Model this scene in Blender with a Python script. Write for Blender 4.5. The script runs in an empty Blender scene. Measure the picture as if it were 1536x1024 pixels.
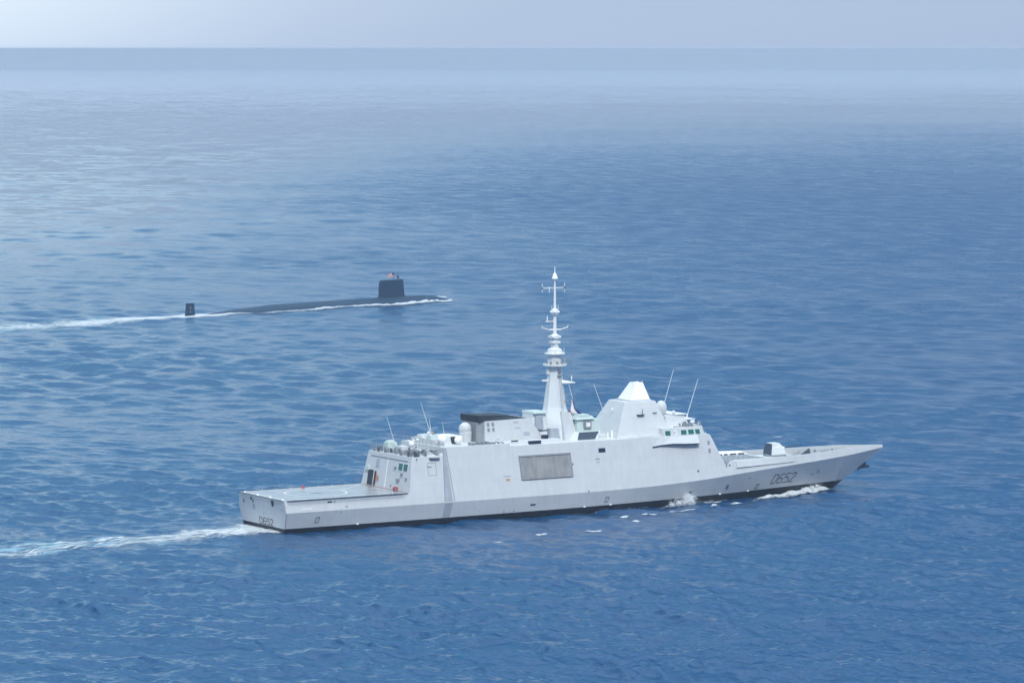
import bpy, math, random
import numpy as np
from mathutils import Vector, Matrix, noise as mnoise
R = math.radians
random.seed(7)
scene = bpy.context.scene
col = scene.collection

# ------------------------------------------------------------------ camera
cam_d = bpy.data.cameras.new("camera"); cam = bpy.data.objects.new("camera", cam_d); col.objects.link(cam)
cam_d.sensor_width = 36.0; cam_d.lens = 135.395
cam_d.clip_start = 1.0; cam_d.clip_end = 400000.0
CAM = Vector((-326.62, -627.76, 88.38)); YAW = 1.025893; PITCH = -0.075847
cam.location = CAM
fwd = Vector((math.cos(PITCH)*math.cos(YAW), math.cos(PITCH)*math.sin(YAW), math.sin(PITCH)))
cam.rotation_euler = fwd.to_track_quat('-Z', 'Y').to_euler()
scene.camera = cam

# ------------------------------------------------------------------ world, sun, exposure
SUN_EL, SUN_AZ = R(48), R(-112)          # azimuth measured from +X towards +Y
w = bpy.data.worlds.new("World"); scene.world = w; w.use_nodes = True
nt = w.node_tree; nt.nodes.clear(); N = nt.nodes.new; LK = nt.links.new
out = N('ShaderNodeOutputWorld'); bg = N('ShaderNodeBackground'); LK(bg.outputs[0], out.inputs[0])
sky = N('ShaderNodeTexSky'); sky.sky_type = 'NISHITA'; sky.sun_disc = False
sky.sun_elevation = SUN_EL; sky.sun_rotation = math.pi/2 - SUN_AZ
sky.air_density = 1.0; sky.dust_density = 2.0; sky.ozone_density = 2.0; sky.altitude = 50
SKY_STRENGTH = 0.10
VEIL = 0.8
VEIL_STOPS = ((0.0, (4.5, 5.8, 8.3)), (0.07, (3.6, 5.0, 7.4)), (0.21, (0.5, 1.8, 3.8)), (0.50, (1.3, 3.0, 5.2)), (0.76, (16.0, 20.0, 23.5)))
bg.inputs[1].default_value = SKY_STRENGTH
# thin cloud veil: brighter towards the zenith, with a brighter break low to the left of the view
tc = N('ShaderNodeTexCoord')
sepz = N('ShaderNodeSeparateXYZ'); LK(tc.outputs['Generated'], sepz.inputs[0])
zr = N('ShaderNodeValToRGB'); zr.color_ramp.interpolation = 'EASE'; e_ = zr.color_ramp.elements
while len(e_) < len(VEIL_STOPS): e_.new(0.5)
for i_, (p_, c_) in enumerate(VEIL_STOPS): e_[i_].position = p_; e_[i_].color = (c_[0]/16, c_[1]/16, c_[2]/16, 1)
LK(sepz.outputs['Z'], zr.inputs[0])
vcol = N('ShaderNodeVectorMath'); vcol.operation = 'SCALE'; vcol.inputs['Scale'].default_value = 16.0; LK(zr.outputs[0], vcol.inputs[0])
veil = N('ShaderNodeMix'); veil.data_type = 'RGBA'; veil.inputs['Factor'].default_value = VEIL
LK(sky.outputs[0], veil.inputs['A']); LK(vcol.outputs[0], veil.inputs['B'])
cur = veil.outputs['Result']
for az_, el_, wid, gain in ((13, 3, 11, 0.12), (14, 16, 22, 1.2), (14, 28, 45, 0.25)):
    dotn = N('ShaderNodeVectorMath'); dotn.operation = 'DOT_PRODUCT'
    dotn.inputs[1].default_value = (math.cos(YAW+R(az_))*math.cos(R(el_)), math.sin(YAW+R(az_))*math.cos(R(el_)), math.sin(R(el_)))
    LK(tc.outputs['Generated'], dotn.inputs[0])
    mr = N('ShaderNodeMapRange'); mr.interpolation_type = 'SMOOTHERSTEP'; mr.inputs['From Min'].default_value = math.cos(R(wid)); mr.inputs['From Max'].default_value = 1.0
    LK(dotn.outputs['Value'], mr.inputs['Value'])
    tint_ = N('ShaderNodeVectorMath'); tint_.operation = 'SCALE'; tint_.inputs[0].default_value = (gain, gain*0.85, gain*0.55); LK(mr.outputs[0], tint_.inputs['Scale'])
    mad_ = N('ShaderNodeVectorMath'); mad_.operation = 'MULTIPLY_ADD'; LK(cur, mad_.inputs[0]); LK(tint_.outputs[0], mad_.inputs[1]); LK(cur, mad_.inputs[2]); cur = mad_.outputs[0]
LK(cur, bg.inputs[0])
# 'A' is the clear sky, 'B' the veil of thin cloud

sd = bpy.data.lights.new("sun", 'SUN'); sd.energy = 2.5; sd.angle = R(9); sd.color = (1.0, 0.96, 0.9)
sun = bpy.data.objects.new("sun", sd); col.objects.link(sun)
sdir = Vector((math.cos(SUN_EL)*math.cos(SUN_AZ), math.cos(SUN_EL)*math.sin(SUN_AZ), math.sin(SUN_EL)))
sun.rotation_euler = (-sdir).to_track_quat('-Z', 'Y').to_euler(); sun.location = (0, 0, 300)
scene.view_settings.view_transform = 'Standard'; scene.view_settings.look = 'None'
scene.view_settings.gamma = 1.0; scene.view_settings.use_curve_mapping = False
scene.view_settings.exposure = 0.0
scene.cycles.volume_bounces = 2

# ------------------------------------------------------------------ node helpers / materials
def new_mat(name):
    m = bpy.data.materials.new(name); m.use_nodes = True
    t = m.node_tree; b = t.nodes['Principled BSDF']
    return m, t, b
def setin(b, **k):
    for n, v in k.items():
        b.inputs[n.replace('_', ' ')].default_value = v
def paint(name, c, rough=0.55, var=0.08, scale=0.35, streak=True, spec=0.3, seams=0.0):
    """weathered paint: broad blotches and faint vertical run-down streaks of another tone"""
    m, t, b = new_mat(name)
    tcn = t.nodes.new('ShaderNodeTexCoord')
    n1 = t.nodes.new('ShaderNodeTexNoise'); n1.inputs['Scale'].default_value = scale; n1.inputs['Detail'].default_value = 6
    t.links.new(tcn.outputs['Object'], n1.inputs['Vector'])
    mp = t.nodes.new('ShaderNodeMapping'); mp.inputs['Scale'].default_value = (1.4, 1.4, 0.10)
    t.links.new(tcn.outputs['Object'], mp.inputs['Vector'])
    n2 = t.nodes.new('ShaderNodeTexNoise'); n2.inputs['Scale'].default_value = 1.0; n2.inputs['Detail'].default_value = 4
    t.links.new(mp.outputs[0], n2.inputs['Vector'])
    ad = t.nodes.new('ShaderNodeMath'); ad.operation = 'ADD'
    t.links.new(n1.outputs['Fac'], ad.inputs[0])
    if streak: t.links.new(n2.outputs['Fac'], ad.inputs[1])
    else: ad.inputs[1].default_value = 0.5
    r = t.nodes.new('ShaderNodeMapRange'); r.inputs['From Min'].default_value = 0.7; r.inputs['From Max'].default_value = 1.3
    r.inputs['To Min'].default_value = 1-var; r.inputs['To Max'].default_value = 1+var*0.6
    t.links.new(ad.outputs[0], r.inputs['Value'])
    mx = t.nodes.new('ShaderNodeVectorMath'); mx.operation = 'SCALE'; mx.inputs[0].default_value = c
    fac = r.outputs[0]
    if seams:                       # welded plate seams and slightly different plates
        br_ = t.nodes.new('ShaderNodeTexBrick'); sx = t.nodes.new('ShaderNodeSeparateXYZ'); cx_ = t.nodes.new('ShaderNodeCombineXYZ')
        t.links.new(tcn.outputs['Object'], sx.inputs[0]); t.links.new(sx.outputs['X'], cx_.inputs['X']); t.links.new(sx.outputs['Z'], cx_.inputs['Y']); t.links.new(cx_.outputs[0], br_.inputs['Vector'])
        br_.inputs['Scale'].default_value = 1.0; br_.inputs['Brick Width'].default_value = 6.3; br_.inputs['Row Height'].default_value = 2.45; br_.inputs['Mortar Size'].default_value = 0.035
        br_.inputs['Color1'].default_value = (1, 1, 1, 1); br_.inputs['Color2'].default_value = (1-seams*.45,)*3+(1,); br_.inputs['Mortar'].default_value = (1-seams*1.6,)*3+(1,)
        ml_ = t.nodes.new('ShaderNodeMath'); ml_.operation = 'MULTIPLY'; t.links.new(fac, ml_.inputs[0]); t.links.new(br_.outputs['Color'], ml_.inputs[1]); fac = ml_.outputs[0]
    t.links.new(fac, mx.inputs['Scale']); t.links.new(mx.outputs[0], b.inputs['Base Color'])
    setin(b, Roughness=rough); b.inputs['Specular IOR Level'].default_value = spec
    return m
M = {}
M['hull'] = paint('ship_paint', (0.585, 0.607, 0.62), 0.5, 0.06, seams=0.06)
M['hull_pale'] = paint('ship_paint_pale', (0.70, 0.73, 0.74), 0.55, 0.05)
M['white'] = paint('white_paint', (0.88, 0.87, 0.84), 0.4, 0.03, streak=False)
M['green_white'] = paint('weathered_pale_green', (0.50, 0.60, 0.58), 0.6, 0.06)
M['deck'] = paint('deck_coating', (0.32, 0.33, 0.345), 0.24, 0.25, 0.35, False, 0.5)
M['deck_grey'] = paint('foredeck_coating', (0.26, 0.29, 0.32), 0.6, 0.12, 0.4, False)
M['boot'] = paint('boot_topping', (0.005, 0.010, 0.024), 0.35, 0.2, 0.6)
M['dark'] = paint('dark_fitting', (0.035, 0.045, 0.06), 0.5, 0.2, 1.0, False)
M['navy'] = paint('navy_fitting', (0.015, 0.025, 0.06), 0.4, 0.1, 1.0, False)
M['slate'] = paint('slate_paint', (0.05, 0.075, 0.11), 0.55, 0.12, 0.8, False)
M['midgrey'] = paint('mid_grey', (0.24, 0.265, 0.29), 0.6, 0.15, 0.9)
M['doorgrey'] = paint('bay_shutter_grey', (0.30, 0.305, 0.305), 0.6, 0.22, 0.5)
M['blue_grey'] = paint('blue_grey_paint', (0.37, 0.41, 0.46), 0.6, 0.12, 0.8)
M['ink'] = paint('black_lettering', (0.02, 0.022, 0.028), 0.6, 0.1, 1, False)
M['line'] = paint('deck_marking_white', (0.58, 0.57, 0.58), 0.5, 0.2, 1.5, False)
M['red'] = paint('red_paint', (0.42, 0.05, 0.06), 0.5, 0.05, 1, False)
M['redline'] = paint('worn_red_marking', (0.42, 0.13, 0.08), 0.6, 0.2, 1.5, False)
M['orange'] = paint('orange_paint', (0.75, 0.2, 0.04), 0.5, 0.05, 1, False)
M['ochre'] = paint('rusty_ochre', (0.45, 0.30, 0.16), 0.7, 0.2, 1, False)
M['subblack'] = paint('hazed_rubber_coating', (0.003, 0.033, 0.080), 0.5, 0.25, 0.5, False)  # distance haze is put into the blue of this coating
m, t, b = new_mat('green_glass'); setin(b, Roughness=0.08); b.inputs['Base Color'].default_value = (0.02, 0.14, 0.12, 1)
b.inputs['Specular IOR Level'].default_value = 0.6; M['glass'] = m
def cloth(name, stops, axis='X', rough=0.8, hard=True):
    m, t, b = new_mat(name)
    tcn = t.nodes.new('ShaderNodeTexCoord'); sp = t.nodes.new('ShaderNodeSeparateXYZ')
    t.links.new(tcn.outputs['UV'], sp.inputs[0])
    cr = t.nodes.new('ShaderNodeValToRGB'); cr.color_ramp.interpolation = 'CONSTANT' if hard else 'LINEAR'
    e = cr.color_ramp.elements
    while len(e) < len(stops): e.new(0.5)
    for i, (p, c) in enumerate(stops): e[i].position = p; e[i].color = (*c, 1)
    t.links.new(sp.outputs[axis], cr.inputs[0]); t.links.new(cr.outputs[0], b.inputs['Base Color'])
    setin(b, Roughness=rough); return m
M['tricolour'] = cloth('tricolour_cloth', [(0, (0.01, 0.03, 0.16)), (0.55, (0.7, 0.7, 0.7)), (0.8, (0.5, 0.03, 0.04))])
st = []
for i in range(13): st.append((i/13, (0.62, 0.03, 0.05) if i % 2 == 0 else (0.8, 0.78, 0.76)))
M['stripes'] = cloth('striped_cloth', st, 'Y')
M['bluecloth'] = paint('blue_cloth', (0.02, 0.04, 0.2), 0.8, 0.02, 1, False)

# ------------------------------------------------------------------ mesh builder
class MB:
    def __init__(s): s.v = []; s.f = []; s.uv = {}
    def poly(s, pts):
        i = len(s.v); s.v += [tuple(p) for p in pts]; s.f.append(tuple(range(i, i+len(pts)))); return s
    def grid(s, rows, closed=False):
        i = len(s.v); n = len(rows[0])
        for r in rows: s.v += [tuple(p) for p in r]
        for a in range(len(rows)-1):
            for k in range(n if closed else n-1):
                k2 = (k+1) % n
                s.f.append((i+a*n+k, i+a*n+k2, i+(a+1)*n+k2, i+(a+1)*n+k))
        return s
    def loft(s, rings, caps=True):
        i = len(s.v); n = len(rings[0]); s.grid(rings, True)
        if caps:
            s.f.append(tuple(reversed(range(i, i+n))))
            j = i+(len(rings)-1)*n; s.f.append(tuple(range(j, j+n)))
        return s
    def hexa(s, b4, t4): return s.loft([b4, t4])
    def box(s, x0, x1, y0, y1, z0, z1, tx=0, ty=0, skew=0):
        """box whose top is drawn in by tx, ty on each side"""
        return s.hexa([(x0, y0, z0), (x1, y0, z0), (x1, y1, z0), (x0, y1, z0)],
                      [(x0+tx+skew, y0+ty, z1), (x1-tx+skew, y0+ty, z1), (x1-tx+skew, y1-ty, z1), (x0+tx+skew, y1-ty, z1)])
    def tube(s, a, b, r0, r1=None, n=8):
        a, b = Vector(a), Vector(b); r1 = r0 if r1 is None else r1
        d = (b-a).normalized(); q = d.to_track_quat('Z', 'Y')
        ring = lambda c, r: [c + q @ Vector((r*math.cos(2*math.pi*k/n), r*math.sin(2*math.pi*k/n), 0)) for k in range(n)]
        return s.loft([ring(a, r0), ring(b, r1)])
    def lathe(s, c, prof, n=16, ph=0.0, sx=1, sy=1):
        c = Vector(c)
        return s.loft([[c + Vector((r*sx*math.cos(ph+2*math.pi*k/n), r*sy*math.sin(ph+2*math.pi*k/n), z)) for k in range(n)] for r, z in prof])
    def ball(s, c, r, n=20, sz=1.0, cut=-1.0):
        prof = []
        for k in range(n//2+1):
            a = -math.pi/2 + math.pi*k/(n//2); z = math.sin(a)
            if z < cut: continue
            prof.append((max(1e-3, r*math.cos(a)), r*sz*z))
        return s.lathe(c, prof, n)
    def build(s, name, mat, parent=None, smooth=False, off=None, bevel=0):
        me = bpy.data.meshes.new(name)
        o3 = Vector(off) if off is not None else (Vector(ORG[parent.name]) if parent is not None and parent.name in ORG else Vector((0, 0, 0)))
        me.from_pydata([tuple(Vector(v)-o3) for v in s.v], [], s.f)
        me.update()
        ob = bpy.data.objects.new(name, me); col.objects.link(ob)
        if mat is not None: me.materials.append(mat)
        if smooth:
            for p in me.polygons: p.use_smooth = True
        bm_fix(me)
        if bevel:
            md = ob.modifiers.new('bevel', 'BEVEL'); md.width = bevel; md.segments = 2; md.limit_method = 'ANGLE'; md.angle_limit = R(30)
        if parent is not None:
            ob.parent = parent; ORG[ob.name] = tuple(o3)
        return ob
ORG = {}
import bmesh
def bm_fix(me):
    bm = bmesh.new(); bm.from_mesh(me); bmesh.ops.recalc_face_normals(bm, faces=bm.faces); bm.to_mesh(me); bm.free()
def tag(o, label=None, cat=None, group=None, kind=None):
    if label: o['label'] = label
    if cat: o['category'] = cat
    if group: o['group'] = group
    if kind: o['kind'] = kind
    return o
def empty(name, loc):
    o = bpy.data.objects.new(name, None); col.objects.link(o); o.location = loc; o.empty_display_size = 2
    ORG[o.name] = tuple(loc); return o

# ------------------------------------------------------------------ the sea
rng = np.random.default_rng(11)
NW = 120
lam = np.exp(rng.uniform(np.log(1.5), np.log(70.0), NW))
wdir = R(205) + rng.normal(0, 0.62, NW)         # travelling towards the camera and to the right
kx, ky = 2*np.pi/lam*np.cos(wdir), 2*np.pi/lam*np.sin(wdir)
amp = 0.0088*lam**0.80*np.exp(-(lam/60.0)**2)*rng.uniform(0.5, 1.4, NW)
pha = rng.uniform(0, 2*np.pi, NW)
amp *= np.interp(lam, [1.5, 3, 9, 14, 30, 70], [1.0, 1.35, 1.35, 0.85, 0.65, 0.6])
def sea(x, y, res=None):
    """displaced position of the sea surface that starts at x, y (waves shorter than the mesh can carry are left out)"""
    x = np.asarray(x, float); y = np.asarray(y, float)
    z = np.zeros_like(x); dx = np.zeros_like(x); dy = np.zeros_like(x)
    if res is None: res = cell(np.hypot(x-CAM.x, y-CAM.y))
    grp = 0.75 + 0.35*np.sin(x*0.021+1.3*np.sin(y*0.013))*np.sin(y*0.017+1.1*np.sin(x*0.011)+1)
    # the sea lies flatter close along each hull
    hd = np.hypot(np.maximum(0, np.abs(x-70)-66), y); grp = grp*(1-.62*np.exp(-(hd/24.0)**2))
    lx = (x-249.8)*.9744+(y-519.6)*.225; ly = -(x-249.8)*.225+(y-519.6)*.9744
    hd = np.hypot(np.maximum(0, np.abs(lx-52)-56), ly); grp = grp*(1-.5*np.exp(-(hd/16.0)**2))
    for i in range(NW):
        ph = (kx[i]*x + ky[i]*y + pha[i]); a = amp[i]*np.clip((lam[i]/res-2.2)/2.0, 0, 1)*grp
        sn, cs = np.sin(ph), np.cos(ph)
        z += a*cs; k = 2*np.pi/lam[i]
        dx -= 0.9*a*sn*kx[i]/k; dy -= 0.9*a*sn*ky[i]/k
    return x+dx, y+dy, z
def cell(d): return np.maximum(0.33, d*d/(3898*89.5)*0.52)
rads = [2, 30, 80, 150, 230, 320, 400, 450, 480]
d = 490.0
while d < 3200: rads.append(d); d += max(0.33, float(cell(d)))
while d < 60000: rads.append(d); d *= 1.035
rads.append(60000.0)
rads = np.array(rads)
azs = list(YAW + np.arange(-R(9.2), R(9.2), 0.00056))
side_az = list(YAW + np.concatenate([-R(9.2)-np.geomspace(0.002, R(170.0), 60)[::-1]])) 
azs = side_az + azs + list(YAW + R(9.2) + np.geomspace(0.002, R(170.0), 60))
azs = np.array(azs)
RR, AA = np.meshgrid(rads, azs, indexing='ij')
SX = CAM.x + RR*np.cos(AA); SY = CAM.y + RR*np.sin(AA)
daz = np.gradient(azs)[None, :]*RR
res = np.maximum(cell(RR), daz*0.6)
gx, gy, gz = sea(SX, SY, res)
nr, na = RR.shape
co = np.stack([gx, gy, gz], -1).astype(np.float32).reshape(-1)
idx = np.arange(nr*na).reshape(nr, na)
q = np.stack([idx[:-1, :-1], idx[1:, :-1], idx[1:, 1:], idx[:-1, 1:]], -1).reshape(-1, 4)
me = bpy.data.meshes.new('sea'); me.vertices.add(nr*na); me.vertices.foreach_set('co', co)
me.loops.add(q.size); me.loops.foreach_set('vertex_index', q.astype(np.int32).reshape(-1))
me.polygons.add(len(q)); me.polygons.foreach_set('loop_start', np.arange(0, q.size, 4, dtype=np.int32))
me.polygons.foreach_set('use_smooth', np.ones(len(q), bool))
me.update(calc_edges=True)
seao = bpy.data.objects.new('sea', me); col.objects.link(seao); seao['kind'] = 'structure'

m, t, b = new_mat('sea_water'); nn = t.nodes.new; lk = t.links.new
b.inputs['Base Color'].default_value = (0.001, 0.052, 0.146, 1)
setin(b, Roughness=0.12, IOR=1.333)
geo = nn('ShaderNodeNewGeometry')
def tnoise(scale, detail, stretch=(1, 1, 1), rot=0.0, vec=None):
    mp = nn('ShaderNodeMapping'); mp.inputs['Scale'].default_value = stretch; mp.inputs['Rotation'].default_value = (0, 0, rot)
    lk(geo.outputs['Position'], mp.inputs['Vector'])
    n_ = nn('ShaderNodeTexNoise'); n_.inputs['Scale'].default_value = scale; n_.inputs['Detail'].default_value = detail
    lk(mp.outputs[0], n_.inputs['Vector']); return n_
wrot = -R(205)
nD = tnoise(2.1, 4, (1, 0.8, 1), wrot+.5)
nA = tnoise(0.75, 5, (1, 0.7, 1), wrot)      # ripples
nB = tnoise(0.16, 4, (1, 0.5, 1), wrot)       # short chop
nC = tnoise(0.030, 3, (1, 0.4, 1), wrot)      # far swell
nP = tnoise(0.0016, 4, (1, 0.6, 1), 0.4)      # wind patches
pr = nn('ShaderNodeMapRange'); pr.inputs['From Min'].default_value = 0.36; pr.inputs['From Max'].default_value = 0.66
pr.inputs['To Min'].default_value = 0.55; pr.inputs['To Max'].default_value = 1.15
lk(nP.outputs['Fac'], pr.inputs['Value'])
# distance from the middle of the calm, glassy belt that lies far out
dist = nn('ShaderNodeVectorMath'); dist.operation = 'DISTANCE'; dist.inputs[1].default_value = (CAM.x, CAM.y, 0)
lk(geo.outputs['Position'], dist.inputs[0])
def belt(a, b_, c, d_):
    r1 = nn('ShaderNodeMapRange'); r1.interpolation_type = 'SMOOTHSTEP'; r1.inputs['From Min'].default_value = a; r1.inputs['From Max'].default_value = b_
    r2 = nn('ShaderNodeMapRange'); r2.interpolation_type = 'SMOOTHSTEP'; r2.inputs['From Min'].default_value = c; r2.inputs['From Max'].default_value = d_
    r2.inputs['To Min'].default_value = 1; r2.inputs['To Max'].default_value = 0
    dn = nn('ShaderNodeMath'); dn.operation = 'MULTIPLY_ADD'; dn.inputs[1].default_value = 5000; lk(nP.outputs['Fac'], dn.inputs[0])
    nl_ = tnoise(0.00022, 3); nm_ = nn('ShaderNodeMath'); nm_.operation = 'MULTIPLY_ADD'; nm_.inputs[1].default_value = 9000; lk(nl_.outputs['Fac'], nm_.inputs[0]); lk(dist.outputs['Value'], nm_.inputs[2])
    lk(nm_.outputs[0], dn.inputs[2])
    lk(dn.outputs[0], r1.inputs['Value']); lk(dn.outputs[0], r2.inputs['Value'])
    mu = nn('ShaderNodeMath'); mu.operation = 'MULTIPLY'; lk(r1.outputs[0], mu.inputs[0]); lk(r2.outputs[0], mu.inputs[1]); return mu
calm = belt(7000, 17000, 20000, 27000)
inv = nn('ShaderNodeMapRange'); inv.inputs['To Min'].default_value = 1.0; inv.inputs['To Max'].default_value = 0.10
lk(calm.outputs[0], inv.inputs['Value'])
stn = nn('ShaderNodeMath'); stn.operation = 'MULTIPLY'; lk(pr.outputs[0], stn.inputs[0]); lk(inv.outputs[0], stn.inputs[1])
# wave slopes too small on the picture for the mesh, far out: the normal is tipped by two noises
acc = geo.outputs['Normal']
for sc_n, k_n, st_n in ((0.030, 0.17, (1, 0.6, 1)), (0.12, 0.22, (1, 0.7, 1))):
    nz_ = tnoise(sc_n, 3, st_n, wrot+sc_n*7)
    c_ = nn('ShaderNodeVectorMath'); c_.operation = 'SUBTRACT'; c_.inputs[1].default_value = (0.5, 0.5, 0.5); lk(nz_.outputs['Color'], c_.inputs[0])
    m_ = nn('ShaderNodeVectorMath'); m_.operation = 'MULTIPLY'; m_.inputs[1].default_value = (k_n, k_n, 0); lk(c_.outputs[0], m_.inputs[0])
    f_n = nn('ShaderNodeMapRange'); f_n.interpolation_type = 'SMOOTHSTEP'; f_n.inputs['From Min'].default_value = 650; f_n.inputs['From Max'].default_value = 1900; f_n.inputs['To Min'].default_value = 0.55
    lk(dist.outputs['Value'], f_n.inputs['Value'])
    g_n = nn('ShaderNodeMath'); g_n.operation = 'MULTIPLY'; lk(f_n.outputs[0], g_n.inputs[0]); lk(inv.outputs[0], g_n.inputs[1])
    s_n = nn('ShaderNodeVectorMath'); s_n.operation = 'SCALE'; lk(m_.outputs[0], s_n.inputs[0]); lk(g_n.outputs[0], s_n.inputs['Scale'])
    a_n = nn('ShaderNodeVectorMath'); a_n.operation = 'ADD'; lk(acc, a_n.inputs[0]); lk(s_n.outputs[0], a_n.inputs[1]); acc = a_n.outputs[0]
nrm_ = nn('ShaderNodeVectorMath'); nrm_.operation = 'NORMALIZE'; lk(acc, nrm_.inputs[0])
prev = nrm_
for n_, dist_, s_ in ((nC, 3.2, 0.9), (nB, 1.5, 0.9), (nA, 0.36, 0.9), (nD, 0.10, 0.9)):
    bp = nn('ShaderNodeBump'); bp.inputs['Distance'].default_value = dist_
    ml = nn('ShaderNodeMath'); ml.operation = 'MULTIPLY'; ml.inputs[1].default_value = s_; lk(stn.outputs[0], ml.inputs[0])
    lk(ml.outputs[0], bp.inputs['Strength']); lk(n_.outputs['Fac'], bp.inputs['Height'])
    if prev: lk(prev.outputs[0], bp.inputs['Normal'])
    prev = bp
lk(prev.outputs[0], b.inputs['Normal'])
# ruffled and calm water: micro-roughness stands in for the ripples that the bumps no longer carry far off
def mathn(op, a, c):
    n_ = nn('ShaderNodeMath'); n_.operation = op
    for i_, v_ in enumerate((a, c)):
        if isinstance(v_, (int, float)): n_.inputs[i_].default_value = v_
        else: lk(v_, n_.inputs[i_])
    return n_.outputs[0]
def ramp_(v_, a, c, lo, hi):
    n_ = nn('ShaderNodeMapRange'); n_.interpolation_type = 'SMOOTHSTEP'
    for k_, w_ in (('From Min', a), ('From Max', c), ('To Min', lo), ('To Max', hi)): n_.inputs[k_].default_value = w_
    lk(v_, n_.inputs['Value']); return n_.outputs[0]
lat_ = nn('ShaderNodeVectorMath'); lat_.operation = 'DOT_PRODUCT'; lat_.inputs[1].default_value = (math.sin(YAW+.03), -math.cos(YAW+.03), 0)
sub_ = nn('ShaderNodeVectorMath'); sub_.operation = 'SUBTRACT'; sub_.inputs[1].default_value = (CAM.x, CAM.y, 0)
lk(geo.outputs['Position'], sub_.inputs[0]); lk(sub_.outputs[0], lat_.inputs[0])
nQ = tnoise(0.0045, 4, (1, 1, 1), 0.9)
latn = mathn('ADD', lat_.outputs['Value'], mathn('MULTIPLY', mathn('SUBTRACT', nQ.outputs['Fac'], 0.5), 420))
dn_ = mathn('ADD', dist.outputs['Value'], mathn('MULTIPLY', mathn('SUBTRACT', nQ.outputs['Fac'], 0.5), 2400))
ruff = mathn('MULTIPLY', ramp_(latn, -190, 170, 0.0, 1.0), ramp_(dn_, 1800, 5200, 1.0, 0.12))
far_ = ramp_(dist.outputs['Value'], 550, 2400, 0.0, 1.0)
nS = tnoise(0.09, 6, (1, 0.4, 1), wrot)
calmL = mathn('MULTIPLY', mathn('SUBTRACT', 1.0, ruff), ramp_(dist.outputs['Value'], 750, 2200, 0.0, 0.85))
lk(mathn('MULTIPLY', mathn('MULTIPLY', pr.outputs[0], inv.outputs[0]), mathn('SUBTRACT', 1.0, calmL)), stn.inputs[0]); stn.inputs[1].default_value = 1.0
for l_ in list(stn.inputs[1].links): t.links.remove(l_)
streak = ramp_(nS.outputs['Fac'], 0.34, 0.66, 0.45, 1.6)
rg = mathn('ADD', 0.11, mathn('MULTIPLY', mathn('MULTIPLY', far_, streak), mathn('ADD', 0.02, mathn('MULTIPLY', ruff, 0.27))))
rg = mathn('ADD', rg, mathn('MULTIPLY', ruff, 0.03))
rg = mathn('MULTIPLY', rg, inv.outputs[0])
lk(mathn('MAXIMUM', rg, 0.03), b.inputs['Roughness'])
me.materials.append(m); M['sea'] = m

# ------------------------------------------------------------------ foam
def foam_mat(name, scale, alpha_gain=1.0, tint=(0.62, 0.66, 0.69), stretch=(1, 1, 1), rot=0):
    m, t, b = new_mat(name); nn = t.nodes.new; lk = t.links.new
    at = nn('ShaderNodeAttribute'); at.attribute_name = 'foam_cover'
    g = nn('ShaderNodeNewGeometry')
    mp = nn('ShaderNodeMapping'); mp.inputs['Scale'].default_value = stretch; mp.inputs['Rotation'].default_value = (0, 0, rot)
    lk(g.outputs['Position'], mp.inputs['Vector'])
    n1 = nn('ShaderNodeTexNoise'); n1.inputs['Scale'].default_value = scale; n1.inputs['Detail'].default_value = 8; n1.inputs['Roughness'].default_value = 0.75
    lk(mp.outputs[0], n1.inputs['Vector'])
    sc2 = nn('ShaderNodeMath'); sc2.operation = 'MULTIPLY_ADD'; sc2.inputs[1].default_value = 4.0; sc2.inputs[2].default_value = -2.0; lk(n1.outputs['Fac'], sc2.inputs[0])
    s = nn('ShaderNodeMath'); s.operation = 'ADD'; lk(at.outputs['Fac'], s.inputs[0]); lk(sc2.outputs[0], s.inputs[1])
    r = nn('ShaderNodeMapRange'); r.interpolation_type = 'SMOOTHSTEP'; r.inputs['From Min'].default_value = 0.22; r.inputs['From Max'].default_value = 1.15
    r.inputs['To Max'].default_value = alpha_gain
    lk(s.outputs[0], r.inputs['Value']); lk(r.outputs[0], b.inputs['Alpha'])
    b.inputs['Base Color'].default_value = (*tint, 1); setin(b, Roughness=0.8); b.inputs['Specular IOR Level'].default_value = 0.1
    return m
M['foam'] = foam_mat('foam', 1.3, 0.9, stretch=(0.35, 1.5, 1))
M['foam_thin'] = foam_mat('aerated_water', 0.22, 0.55, (0.30, 0.55, 0.68), stretch=(0.5, 1.6, 1))
M['foam_fine'] = foam_mat('fine_foam', 2.6, 0.9, stretch=(0.6, 1.2, 1))
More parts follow.
